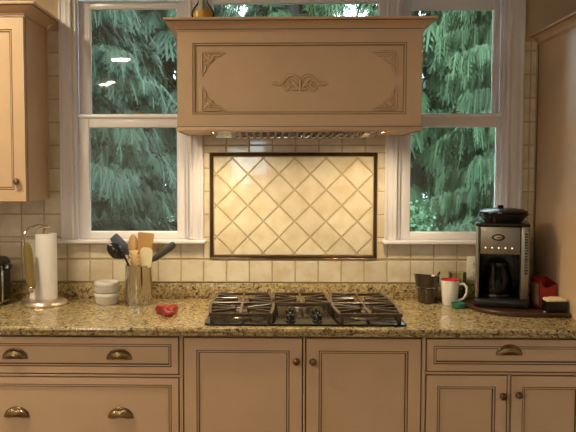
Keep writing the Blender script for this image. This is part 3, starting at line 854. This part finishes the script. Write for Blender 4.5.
# utensil crock
ux, uy_ = -.586, -.185
H_ = .180
cr = thing('utensil_crock', 'shiny steel utensil canister holding wooden and black tools', 'utensil holder', (ux, uy_, ZB))
vessel([(.059, 0), (.061, .002), (.061, H_-.003), (.0625, H_-.001), (.061, H_)], .0015, (ux, uy_, ZB), M['crock'], 44).build('canister', cr)
def US(p):
    """spreads the tools out of the canister: sideways and upwards"""
    return Vector((ux+(p[0]-ux)*(1.0+.2*min(1, max(0, (p[2]-zb)/.2))), p[1], zb+(p[2]-zb)*1.15))
def handle(b, p, q, r0, r1, n=8, flat=.6):
    p, q = US(p), US(q)
    b.tube([Vector(p).lerp(Vector(q), k/6) for k in range(7)], [r0+(r1-r0)*k/6 for k in range(7)], n, flat=flat, up=(0, 1, 0))
def paddle(b, base, tip, outline, th, curve=0.):
    """flat blade: outline = (t along, half width) ; bowl depth by curve"""
    base, tip = US(base), US(tip); outline = [(t_, w_*1.1) for t_, w_ in outline]; d = tip-base; ax = d.normalized()
    side_ = ax.cross(Vector((0, 1, 0))).normalized(); nr = side_.cross(ax)
    rows_f, rows_b = [], []
    for t, w in outline:
        c = base+d*t
        rf = []; rb = []
        for k in range(7):
            u = -1+2*k/6
            dep = curve*(1-u*u)*sin(pi*min(1, max(0, t)))
            rf.append(c+side_*(w*u)+nr*(dep+th*.5*(1-u*u*.9))); rb.append(c+side_*(w*u)+nr*(dep-th*.5*(1-u*u*.9)))
        rows_f.append(rf+rb[::-1])
    vs = b.grid(rows_f, close_v=True); b.cap(vs[0]); b.cap(vs[-1])
zb = ZB+.006
oval = [(0, .004), (.08, .3), (.2, .62), (.35, .9), (.5, 1), (.65, .95), (.8, .78), (.92, .5), (1, .12)]
def ov(w): return [(t, w*max(q, .02)) for t, q in oval]
# black ladle spoon leaning left
o = thing('ladle', 'black plastic serving spoon leaning left out of the steel canister', 'spoon', (ux-.01, uy_-.02, zb))
b = MB().use(M['dark']); handle(b, (ux+.035, uy_-.005, zb), (ux-.052, uy_-.022, zb+.187), .006, .005); b.build('handle', o)
b = MB().use(M['black']); paddle(b, (ux-.048, uy_-.022, zb+.178), (ux-.112, uy_-.030, zb+.232), ov(.030), .008, -.014); b.build('spoon_bowl', o)
o = thing('spatula', 'blue grey nylon spatula leaning left behind the black spoon', 'spatula', (ux-.01, uy_+.02, zb))
b = MB().use(M['bluegrey']); handle(b, (ux+.03, uy_+.02, zb), (ux-.045, uy_+.024, zb+.195), .005, .005); b.build('handle', o)
b = MB().use(M['bluegrey']); paddle(b, (ux-.040, uy_+.024, zb+.190), (ux-.102, uy_+.030, zb+.262), [(0, .006), (.15, .020), (.3, .024), (.9, .021), (1, .017)], .005); b.build('blade', o)
o = thing('wooden_spoon', 'pale wooden spoon standing upright among the utensils', 'spoon', (ux, uy_+.008, zb))
b = MB().use(M['wood1']); handle(b, (ux-.010, uy_+.006, zb), (ux-.022, uy_+.004, zb+.190), .0055, .005); b.build('handle', o)
b = MB().use(M['wood1']); paddle(b, (ux-.022, uy_+.004, zb+.185), (ux-.021, uy_+.004, zb+.272), ov(.021), .007, -.006); b.build('spoon_bowl', o)
o = thing('spaghetti_fork', 'toothed pale wooden pasta fork at the front of the canister', 'pasta fork', (ux, uy_-.03, zb))
b = MB().use(M['wood3']); handle(b, (ux+.006, uy_-.022, zb), (ux-.004, uy_-.040, zb+.140), .0055, .005); b.build('handle', o)
b = MB().use(M['wood3']); paddle(b, (ux-.004, uy_-.040, zb+.138), (ux-.012, uy_-.044, zb+.212), [(0, .007), (.2, .018), (.5, .021), (.9, .020), (1, .015)], .007, -.004)
for row_ in range(4):
    for sx_ in (-1, 1):
        bz = zb+.152+row_*.016; bxx = ux-.0085+sx_*.013
        b.tube([US(p) for p in ((bxx, uy_-.045, bz), (bxx+.003*sx_, uy_-.055, bz+.004), (bxx+.004*sx_, uy_-.064, bz+.011))], [.0045, .0042, .002], 6)
b.build('toothed_head', o)
o = thing('wooden_spatula', 'tan wooden spatula with broad square end, tallest in the canister', 'spatula', (ux+.02, uy_, zb))
b = MB().use(M['wood2']); handle(b, (ux+.004, uy_+.002, zb), (ux+.021, uy_-.004, zb+.175), .0055, .006); b.build('handle', o)
b = MB().use(M['wood2']); paddle(b, (ux+.020, uy_-.004, zb+.165), (ux+.030, uy_-.006, zb+.278), [(0, .008), (.15, .020), (.3, .027), (.6, .031), (.95, .034), (.985, .032), (1, .026)], .006); b.build('blade', o)
o = thing('scraper', 'cream silicone scraper in front of the tan wooden spatula', 'spatula', (ux+.03, uy_-.03, zb))
b = MB().use(M['cream']); handle(b, (ux+.022, uy_-.026, zb), (ux+.032, uy_-.036, zb+.165), .005, .005); b.build('handle', o)
b = MB().use(M['cream']); paddle(b, (ux+.030, uy_-.036, zb+.145), (ux+.036, uy_-.040, zb+.222), [(0, .020), (.1, .025), (.5, .026), (.8, .026), (.93, .022), (1, .014)], .006); b.build('blade', o)
o = thing('turner', 'charcoal handled turner leaning far right out of the canister', 'turner', (ux+.02, uy_, zb))
b = MB().use(M['greyhandle']); b.tube([US(p) for p in ((ux-.030, uy_+.012, zb), (ux+.012, uy_+.010, zb+.085), (ux+.056, uy_+.006, zb+.176))], .0045, 8)
b.build('shaft', o)
b = MB().use(M['greyhandle']); paddle(b, (ux+.052, uy_+.006, zb+.168), (ux+.138, uy_-.002, zb+.236), [(0, .007), (.1, .012), (.4, .014), (.8, .0155), (.95, .013), (1, .006)], .014); b.build('grip', o)

# red pinch grip
gx, gy = -.428, -.445
b = MB().use(M['red'])
outline = [(-.048, .060), (-.022, .072), (.0, .062), (.020, .071), (.043, .067), (.047, .045), (.039, .024), (.031, .006), (.034, -.020), (.037, -.045), (.022, -.058), (.001, -.051), (-.006, -.030), (-.017, -.004), (-.033, .020), (-.050, .036)]
rows = []
for h, sc in ((.0, .84), (.004, .94), (.012, 1.0), (.019, .97), (.023, .86), (.024, .55), (.021, .05)):
    rows.append([(gx+(p[0]-.006)*sc+.006, gy+p[1]*sc, ZB+(h if h < .003 else h*(1+.55*max(0, (p[1]+.02)/.09))+.0025*sin(p[0]*170+p[1]*90)*(h/.02))) for p in outline])
vs = b.grid(rows, close_v=True); b.cap(vs[0]); b.cap(vs[-1], True)
ro = b.build('pot_grip'); tag(ro, 'small glossy red rubbery grip lying on the granite beside the cooktop', 'pot holder')

# ------------------------------------------------------------------ right of the cooktop
# dark jar with flared basket
jx, jy = .733, -.104
jar = thing('coffee_jar', 'smoky dark brown jar with flared rim, left of the white mug', 'jar', (jx, jy, ZB))
vessel([(.040, 0), (.043, .003), (.0435, .045), (.047, .068)], .002, (jx, jy, ZB), M['smoke'], 36).build('jar_body', jar)
b = MB().use(M['smoke'])
n = 36; rows = []
for r, h, tilt in ((.043, .070, 0), (.052, .076, .2), (.055, .100, .6), (.057, .122, 1), (.0585, .126, 1), (.055, .124, 1), (.052, .098, .6), (.048, .078, .2), (.0005, .074, 0)):
    rows.append([(jx+r*cos(2*pi*k/n)-.004*tilt, jy+r*sin(2*pi*k/n)*.9, ZB+h+.006*tilt*cos(2*pi*k/n+2.6)) for k in range(n)])
b.grid(rows, close_v=True)
fb = part_label(b.build('flared_basket', jar), 'dark flared basket top')
b = MB().use(M['chrome']); b.tube([(jx+.046*cos(a), jy+.043*sin(a), ZB+.0715) for a in [2*pi*k/30 for k in range(30)]], .0022, 6, closed=True); part_label(b.build('metal_band', jar), 'thin metal band')
b = MB().use(M['smoke']); b.tube([(jx+.022, jy-.047, ZB+.105), (jx+.030, jy-.062, ZB+.098), (jx+.030, jy-.064, ZB+.070), (jx+.025, jy-.054, ZB+.040), (jx+.018, jy-.038, ZB+.032)], .005, 8); b.build('handle', jar)
b = MB().use(M['smoke']); b.tube([(jx+.048, jy+.008, ZB+.124), (jx+.055, jy+.010, ZB+.134), (jx+.058, jy+.010, ZB+.142)], [.006, .005, .002], 8); b.build('thumb_tab', jar)
b = MB().use(M['paper']); b.grid([[(jx-.035+.065*i/8, jy-.020+.030*j/5, ZB+.100+.010*sin(i*1.3+j)+.018*(i/8)) for j in range(6)] for i in range(9)])
b.build('paper_scrap', fb)
# white mug with red inside
mx_, my_ = .822, -.162
mug = thing('mug', 'white mug with a red inside, between the dark jar and coffee maker', 'mug', (mx_, my_, ZB))
b = MB().use(M['ceramic']); b.lathe([(.0005, 0), (.032, 0), (.034, .003), (.038, .060), (.042, .112)], (mx_, my_, ZB), 40, cap0=False, cap1=False)
b.use(M['redgloss']); b.lathe([(.042, .112), (.0425, .1155), (.0405, .117), (.039, .112), (.035, .06), (.031, .008), (.0005, .006)], (mx_, my_, ZB), 40, cap0=False, cap1=False)
b.build('cup', mug)
b = MB().use(M['ceramic']); b.tube([(mx_+.036, my_-.012, ZB+.095), (mx_+.055, my_-.020, ZB+.098), (mx_+.068, my_-.025, ZB+.082), (mx_+.068, my_-.025, ZB+.055), (mx_+.056, my_-.021, ZB+.032), (mx_+.034, my_-.012, ZB+.020)], .0058, 10); b.build('handle', mug)
# clear tumbler behind the mug
o = thing('glass_tumbler', 'clear square glass tumbler behind the mug against the wall', 'glass', (.878, -.062, ZB))
b = MB().use(M['clear']); rr1 = rrect(.843, .915, -.095, -.030, .008, 3); rr0 = rrect(.846, .912, -.092, -.033, .007, 3); ri = rrect(.8455, .9125, -.0925, -.0325, .007, 3)
rb = rrect(.849, .909, -.089, -.036, .006, 3)
rows = [[(p[0], p[1], ZB) for p in rr0], [(p[0], p[1], ZB+.135) for p in rr1], [(p[0], p[1], ZB+.135) for p in ri], [(p[0], p[1], ZB+.006) for p in rb]]
vs = b.grid(rows, close_v=True); b.cap(vs[0]); b.cap(vs[-1]); b.build('tumbler_glass', o)
# green dish
gx2, gy2 = .840, -.244
b = MB().use(M['green']); b.lathe([(.0005, 0), (.027, 0), (.030, .003), (.032, .020), (.0315, .023), (.029, .022), (.026, .010), (.0005, .008)], (gx2, gy2, ZB), 32, cap0=False, cap1=False)
o = b.build('glass_dish'); tag(o, 'small round green glass dish in front of the mug', 'dish')

# wooden tray
b = MB().use(M['tray'])
def tray_outline(d):
    base = [(.878+d, -.030-d), (.878+d, -.255)]
    c0, c1, c2 = Vector((.900+d, -.255)), Vector((.925+d*.8, -.405+d*.6)), Vector((1.06, -.462+d))
    pts = [(1.244-d, -.030-d), (.892+d, -.030-d)]
    pts += [tuple((1-t)**2*Vector((.872+d, -.215))+2*t*(1-t)*Vector((.885+d*.9, -.440+d*.7))+t*t*Vector((1.075, -.462+d))) for t in [k/10 for k in range(11)]]
    pts += [(1.244-d, -.462+d)]
    return pts
rows = [[(p[0], p[1], ZB+h) for p in tray_outline(d)] for d, h in ((.006, 0), (.001, .004), (.0, .014), (.002, .018), (.006, .018), (.009, .013), (.012, .0115))]
vs = b.grid(rows, close_v=True, smooth=False); b.cap(vs[0]); b.cap(vs[-1])
o = b.build('serving_tray'); tag(o, 'dark brown wooden tray with curved corner under the coffee maker', 'tray')
ZTR = ZB+.0120

# coffee maker
cm = thing('coffee_maker', 'stainless and black drip coffee maker standing on the wooden tray', 'coffee maker', (1.000, -.20, ZTR))
qx0, qx1, qy0, qy1 = .892, 1.113, -.305, -.062
b = MB().use(M['black'])
b.box(qx0-.003, qx1+.003, qy0-.012, qy1, ZTR, ZTR+.038, .010, seg=3)
b.box(qx0+.004, qx1-.004, -.150, qy1, ZTR+.038, ZTR+.352, .006)
b.box(qx0+.004, qx1-.004, qy0+.006, -.150, ZTR+.245, ZTR+.352, .004)
b.build('housing', cm)
for a_, c_ in ((qx0, qx0+.017), (qx1-.036, qx1)):
    b = MB().use(M['cmsteel']); b.box(a_, c_, qy0, qy1-.002, ZTR+.038, ZTR+.352, .005); b.build('side_column', cm)
b = MB().use(M['cmsteel']); b.box(qx0+.0195, qx1-.0385, qy0-.004, qy0+.0055, ZTR+.232, ZTR+.350, .003)
cp = b.build('control_panel', cm)
b = MB().use(M['black'])
ccx_, ccz_ = qx0+.093, ZTR+.305
rows = [[(ccx_+r*1.9*cos(2*pi*k/28), qy0-.0042-h, ccz_+r*sin(2*pi*k/28)) for k in range(28)] for r, h in ((.0145, 0), (.0145, .003), (.012, .004))]
vs = b.grid(rows, close_v=True); b.cap(vs[-1])
bd = part_label(b.build('badge', cp), 'dark oval badge with a pale worn emblem')
b = MB().use(M['steel'])
rows = [[(ccx_+r*2.1*cos(2*pi*k/24), qy0-.0083-h, ccz_+r*sin(2*pi*k/24)) for k in range(24)] for r, h in ((.0085, 0), (.0082, .0004))]
vs = b.grid(rows, close_v=True); b.cap(vs[-1])
b.use(M['black'])
for k in range(7):
    x = ccx_-.0125+.0042*k
    b.box(x-.0012, x+.0012, qy0-.0092, qy0-.0086, ccz_-.0022-(.001 if k in (0, 6) else 0), ccz_+.0022+(.0012 if k == 2 else 0))
b.build('badge_emblem', bd)
for k in range(5):
    x = qx0+.041+k*.0272
    b = MB().use(M['black']); b.lathe([(.0055, 0), (.005, .002), (.0005, .0022)], (x, qy0-.0042, ZTR+.260), 14, Matrix.Rotation(pi/2, 4, 'X'))
    bt_ = b.build('button', cp)
    b = MB().use(M['led']); b.lathe([(.0024, .0023), (.002, .0032), (.0005, .0034)], (x, qy0-.0042, ZTR+.260), 10, Matrix.Rotation(pi/2, 4, 'X')); part_label(b.build('indicator', bt_), 'small lit indicator')
b = MB().use(M['black'])
for k in range(15): b.box(qx1-.020, qx1-.008, qy0-.0016, qy0+.001, ZTR+.150+k*.012, ZTR+.157+k*.012)
b.box(qx1-.0375, qx1-.0345, qy0-.0015, qy0+.001, ZTR+.04, ZTR+.350)
part_label(b.build('vent_grille', cm), 'black ribbed grille')
b = MB().use(M['black']); b.box(qx0-.002, qx1+.002, qy0-.003, qy1, ZTR+.3525, ZTR+.366, .006, seg=3); part_label(b.build('lid', cm), 'black top lid')
cf = MB().use(M['darkglass'])
pc = (qx0+.092, -.222, ZTR+.0385)
cf = vessel([(.050, 0), (.060, .006), (.066, .040), (.062, .085), (.050, .120), (.044, .135)], .002, pc, M['darkglass'], 36)
ca = part_label(cf.build('carafe', cm), 'dark glass carafe')
b = MB().use(M['black']); b.lathe([(.046, .136), (.047, .150), (.035, .158), (.0005, .160)], pc, 30)
b.tube([(pc[0]-.012, pc[1]-.045, pc[2]+.145), (pc[0]-.016, pc[1]-.078, pc[2]+.138), (pc[0]-.016, pc[1]-.084, pc[2]+.090), (pc[0]-.014, pc[1]-.070, pc[2]+.040)], .007, 8)
b.build('carafe_lid', ca)
b = MB().use(M['chrome']); b.lathe([(.0615, .004), (.0635, .006), (.0645, .012), (.0625, .013)], pc, 36, cap0=False, cap1=False); b.build('carafe_band', ca)

cm.location.x += .036; cm.rotation_euler.z = radians(-16)

# black lidded bowl on the coffee maker
vx, vy, vz = 1.040, -.205, ZTR+.3668
bo = thing('lidded_bowl', 'black woven bowl with low lid sitting on top of the coffee maker', 'bowl', (vx, vy, vz))
b = MB().use(M['black'])
b.lathe([(.0005, 0), (.062, 0), (.075, .006), (.093, .022), (.099, .036), (.096, .038), (.090, .030), (.07, .010), (.0005, .006)], (vx, vy, vz), 40, cap0=False, cap1=False)
for k in range(6):
    r = .070+.0055*k; z = vz+.004+.006*k
    b.tube([(vx+(r+.006+.0022*(-1)**j)*cos(2*pi*j/40), vy+(r+.006+.0022*(-1)**j)*sin(2*pi*j/40), z) for j in range(40)], .0028, 5, closed=True)
b.build('bowl_body', bo)
b = MB().use(M['black']); b.lathe([(.100, .0385), (.104, .042), (.103, .047), (.085, .056), (.05, .061), (.0005, .062)], (vx, vy, vz), 40)
li = b.build('bowl_lid', bo)
b = MB().use(M['black']); b.lathe([(.010, .0605), (.012, .066), (.014, .071), (.010, .075), (.0005, .0755)], (vx-.012, vy, vz-.001), 20); b.build('lid_knob', li)
# red carton, open at the top
k0 = thing('carton', 'open red carton with cut down side, standing right of the coffee maker', 'box', (1.202, -.262, ZTR))
R_ = Matrix.Translation((1.202, -.262, ZTR)) @ Matrix.Rotation(radians(4), 4, 'Z')
def cpt(x, y, z): return tuple(R_ @ Vector((x, y, z)))
b = MB()
cw, cd, chh, t = .036, .052, .126, .0012
def card(mb, m, pts, nrm):
    mb.use(m)
    t = bmesh.new(); nv = Vector(nrm)*.0012
    A = [t.verts.new(cpt(*p)) for p in pts]; B = [t.verts.new(cpt(*(Vector(p)+nv))) for p in pts]
    k = len(pts); t.faces.new(A); t.faces.new(B[::-1])
    for i in range(k): t.faces.new([A[i], B[i], B[(i+1) % k], A[(i+1) % k]])
    mb.merge(t)
card(b, M['redcard'], [(-cw, -cd+.0, 0), (cw, -cd, 0), (cw, -cd, .108), (cw*.55, -cd, .098), (-cw*.2, -cd, .090), (-cw*.7, -cd, .100), (-cw, -cd, chh)], (0, .1, 0))
card(b, M['redcard'], [(-cw, cd, 0), (cw, cd, 0), (cw, cd, chh), (-cw, cd, chh)], (0, -.1, 0))
card(b, M['redcard'], [(-cw, -cd, 0), (-cw, cd, 0), (-cw, cd, chh), (-cw, -cd, chh)], (.1, 0, 0))
card(b, M['redcard'], [(cw, -cd, 0), (cw, cd, 0), (cw, cd, chh), (cw, -cd, .108)], (-.1, 0, 0))
card(b, M['redcard'], [(-cw, -cd, 0), (cw, -cd, 0), (cw, cd, 0), (-cw, cd, 0)], (0, 0, .1))
b.build('carton_walls', k0)
b = MB(); card(b, M['cardtan'], [(-cw-.0004, -cd+.012, .012), (-cw-.0004, cd-.012, .012), (-cw-.0004, cd-.012, chh-.022), (-cw-.0004, -cd+.012, chh-.022)], (-.1, 0, 0))
part_label(b.build('printed_panel', k0), 'tan printed side panel')

# black caddy with pale packets
qx, qy = 1.199, -.402
cd_ = thing('packet_caddy', 'black square caddy in the front right corner of the tray', 'caddy', (qx, qy, ZTR))
b = MB().use(M['black'])
o0, o1, i1, i0 = rrect(qx-.040, qx+.040, qy-.032, qy+.032, .006, 3), rrect(qx-.045, qx+.045, qy-.037, qy+.037, .007, 3), rrect(qx-.042, qx+.042, qy-.034, qy+.034, .006, 3), rrect(qx-.038, qx+.038, qy-.030, qy+.030, .005, 3)
vs = b.grid([[(p[0], p[1], ZTR) for p in o0], [(p[0], p[1], ZTR+.050) for p in o1], [(p[0], p[1], ZTR+.050) for p in i1], [(p[0], p[1], ZTR+.004) for p in i0]], close_v=True, smooth=False); b.cap(vs[0]); b.cap(vs[-1])
b.tube([(qx-.044, qy-.010, ZTR+.040), (qx-.058, qy-.010, ZTR+.036), (qx-.060, qy-.010, ZTR+.018), (qx-.043, qy-.010, ZTR+.012)], .004, 8)
b.build('caddy_box', cd_)
b = MB().use(M['packet'])
pr = [rrect(qx-w, qx+w, qy-d, qy+d, .006, 3) for w, d in ((.036, .028), (.0395, .0315), (.040, .032), (.034, .026), (.020, .014))]
hs = (.006, .046, .055, .061, .062)
vs = b.grid([[(p[0], p[1], ZTR+h+.0025*sin(p[0]*240)*(1 if h > .05 else 0)) for p in r] for r, h in zip(pr, hs)], close_v=True); b.cap(vs[0]); b.cap(vs[-1], True)
o = b.build('packet_bundle'); tag(o, 'bundle of pale yellow packets filling the black caddy', 'packets')

b = MB().use(M['chrome']); b.lathe([(.004, 0), (.0065, .002), (.007, .006), (.0045, .010), (.0005, .011)], (1.150, -.425, ZTR), 14)
o = b.build('foil_wrapper'); tag(o, 'tiny shiny foil scrap at the front edge of the tray', 'wrapper')

# ------------------------------------------------------------------ recessed ceiling lights
def downlight(x, y, label, r=.088, m='bulb'):
    o = thing('recessed_light', label, 'ceiling light', (x, y, CZ), 'recessed ceiling lights')
    b = MB().use(M['white']); b.lathe([(r+.022, -.0005), (r+.020, -.006), (r+.004, -.007), (r+.001, -.004), (r+.001, -.0005)], (x, y, CZ), 36, cap0=False, cap1=False); b.build('trim_ring', o)
    b = MB().use(M[m]); b.lathe([(.0005, -.0035), (r, -.0035), (r, -.0008), (.0005, -.0008)], (x, y, CZ), 36, cap0=False, cap1=False); b.build('diffuser', o)
downlight(-1.405, -3.47, 'round recessed ceiling light mirrored as the large spot in the left window')
downlight(-1.99, -5.45, 'recessed ceiling light mirrored as the lower left spot in the left window', .066)
downlight(-1.87, -5.22, 'recessed ceiling light mirrored as the small right spot in the left window', .052)
downlight(-1.45, -1.15, 'recessed ceiling light above the left wall cabinet', .088, 'warmbulb')

# ------------------------------------------------------------------ garden
b = MB().use(M['grass']); b.box(-20, 20, -16, 32, -.65, -.6); go = b.build('garden_ground'); structure(go)
GZ = -.6
def spray(b, p, dirn, L_, w, segs=5, hang=(.35, .9)):
    """a hanging tuft: a drooping rib with side twigs"""
    d = Vector(dirn).normalized(); p = Vector(p); sd = d.cross(Vector((0, 0, 1)))
    if sd.length < .1: sd = Vector((1, 0, 0))
    sd.normalize(); bm = b.bm; fs = []
    a = random.uniform(*hang); L_ *= random.uniform(.6, 1.2)
    pts = [p + d*(L_*a*k/segs) + Vector((0, 0, -L_*((k/segs)**1.5)*.9)) for k in range(segs+1)]
    prev = None
    for k in range(segs+1):
        t = k/segs; ww = w*(.25+.9*sin(pi*min(1, t*.8+.1)))
        cur = [bm.verts.new(pts[k]+sd*ww*.35), bm.verts.new(pts[k]-sd*ww*.35)]
        if prev: fs.append(bm.faces.new([prev[0], cur[0], cur[1], prev[1]]))
        if 0 < k < segs:
            ax = (pts[k+1]-pts[k-1]).normalized()
            for s_ in (-1, 1):
                r = pts[k]+sd*s_*ww*.3; tip = r+sd*s_*ww*1.5+ax*ww*1.6+Vector((0, 0, -ww*.7)); m_ = (r+tip)/2
                v = [cur[0 if s_ > 0 else 1], bm.verts.new(m_+ax*ww*.45), bm.verts.new(tip), bm.verts.new(m_-ax*ww*.45)]
                fs.append(bm.faces.new(v))
        prev = cur
    b._done(fs, False)
def spruce(x, y, h, rad, label, m, nb=70, ns=34, L_=(.25, .65), w=.045, low=.25, seed=1, hang=(.35, .9)):
    random.seed(seed)
    o = thing('spruce_tree', label, 'tree', (x, y, GZ), 'conifers outside the windows')
    b = MB().use(M['bark']); b.tube([(x+.02*sin(k), y, GZ+h*k/8) for k in range(9)], [.17*(1-k/9)+.015 for k in range(9)], 10)
    for i in range(nb):
        pass
    brs = []
    for i in range(nb):
        t = low/h + (1-low/h)*(i/nb); a = i*2.399+random.uniform(-.3, .3)
        R = rad*(1-t*.75)*random.uniform(.75, 1.1)
        brs.append((GZ+h*t, a, R))
        d = Vector((cos(a), sin(a), 0))
        b.tube([(x+d.x*R*s_, y+d.y*R*s_, GZ+h*t+R*(.22*sin(s_*2.2)-.22*s_)) for s_ in (0, .35, .7, 1)], [.03, .02, .014, .005], 5)
    b.build('trunk', o)
    b = MB().use(m)
    for z, a, R in brs:
        d = Vector((cos(a), sin(a), 0)); sd = Vector((-d.y, d.x, 0))
        for k in range(ns):
            s_ = random.uniform(.25, 1.02)**.8
            sideo = random.uniform(-.22, .22)*R*.6
            p = (x+d.x*R*s_+sd.x*sideo, y+d.y*R*s_+sd.y*sideo, z+R*(.22*sin(s_*2.2)-.22*s_)+random.uniform(-.05, .05))
            dd = d*random.uniform(.2, 1)+sd*random.uniform(-1, 1)
            spray(b, p, dd, random.uniform(*L_), w, 5, hang)
    b.build('foliage', o, recalc=False)
    return o
spruce(-2.25, 4.7, 6.5, 1.75, 'dark weeping spruce close outside the left window', M['spruce'], 105, 240, (.12, .30), .021, seed=3)
spruce(.40, 8.3, 8.0, 1.6, 'dark spruce further back seen over the range hood', M['spruce_light'], 90, 90, (.2, .5), .04, seed=5)
spruce(3.30, 6.1, 7.0, 1.75, 'pale green weeping spruce outside the right window', M['spruce_light'], 110, 260, (.16, .42), .024, seed=9, hang=(.05, .3))
spruce(-4.6, 9.6, 8.0, 2.0, 'dark spruce left of and behind the close weeping spruce', M['spruce'], 80, 90, (.25, .6), .05, seed=11)
spruce(3.1, 12.6, 9.0, 2.1, 'spruce in the background between the right window trees', M['spruce_light'], 90, 110, (.3, .7), .065, seed=12)
spruce(-1.9, 13.0, 9.0, 2.1, 'spruce in the background behind the left window', M['spruce'], 90, 190, (.3, .7), .08, seed=15)
spruce(8.6, 12.4, 9.5, 2.2, 'spruce in the far background at the right', M['spruce'], 90, 90, (.4, .8), .08, seed=14)
for k_, bx0 in enumerate((-11.2, -5.2, .6, 6.4)):
    spruce(bx0, 19.6, 10.5, 2.3, ('tall distant spruce at the far left of the tree belt', 'tall distant spruce second from the left in the tree belt', 'tall distant spruce third from the left in the tree belt', 'tall distant spruce at the right of the tree belt')[k_], M['spruce'], 90, 90, (.5, 1.), .11, seed=30+k_)
def shrub(x, y, r, h, label, seed):
    random.seed(seed)
    o = thing('leafy_shrub', label, 'shrub', (x, y, GZ), 'shrubs outside the windows')
    b = MB().use(M['bark'])
    for k in range(7):
        a = k*2*pi/7; b.tube([(x, y, GZ), (x+cos(a)*r*.3, y+sin(a)*r*.3, GZ+h*.4), (x+cos(a)*r*.6, y+sin(a)*r*.6, GZ+h*.8)], [.03, .02, .008], 5)
    b.build('stems', o)
    b = MB().use(M['leaf'])
    for k in range(5200):
        th1 = random.uniform(0, 2*pi); v = random.uniform(-.25, 1); q = random.uniform(.65, 1.03)
        c = Vector((x+cos(th1)*r*q*(1-v*v*.75)**.5, y+sin(th1)*r*q*(1-v*v*.75)**.5, GZ+h*(.45+.55*v*q)))
        if c.z < GZ+.02: c.z = GZ+.02+random.random()*.2
        a = Vector((random.gauss(0, 1), random.gauss(0, 1), random.gauss(-.2, .7))).normalized(); bb = a.cross(Vector((random.gauss(0, 1), random.gauss(0, 1), random.gauss(0, 1)))).normalized()
        L_ = random.uniform(.03, .065); w = L_*.35
        b.face([c, c+a*L_*.5+bb*w, c+a*L_, c+a*L_*.5-bb*w])
    b.build('leaves', o, recalc=False)
shrub(1.25, 3.9, .55, 1.85, 'bright leafy shrub low outside the right window, left part', 21)
shrub(2.55, 3.3, .55, 1.60, 'bright leafy shrub low outside the right window, right part', 22)
shrub(-1.35, 2.2, .45, 1.35, 'low leafy shrub under the close spruce at the left window', 23)

# ------------------------------------------------------------------ sky, camera, output look
W = bpy.data.worlds.new('overcast sky'); S.world = W; W.use_nodes = True
bg = W.node_tree.nodes['Background']; bg.inputs[0].default_value = (.70, .88, .95, 1); bg.inputs[1].default_value = 8.0
cam = bpy.data.cameras.new('camera'); co = bpy.data.objects.new('camera', cam); COL.objects.link(co)
co.location = (0, -3.55, 1.52)
co.rotation_euler = (pi/2-atan(43/750), 0, atan(.027))
cam.sensor_width = 36; cam.sensor_fit = 'HORIZONTAL'; cam.lens = 750/576*36; cam.shift_x = 40/576; cam.clip_start = .05
S.camera = co
S.view_settings.view_transform = 'Standard'; S.view_settings.look = 'None'
S.view_settings.exposure = 0.0; S.view_settings.gamma = 1; S.view_settings.use_curve_mapping = False
S.cycles.max_bounces = 10; S.cycles.transparent_max_bounces = 16
S.cycles.sample_clamp_indirect = 6
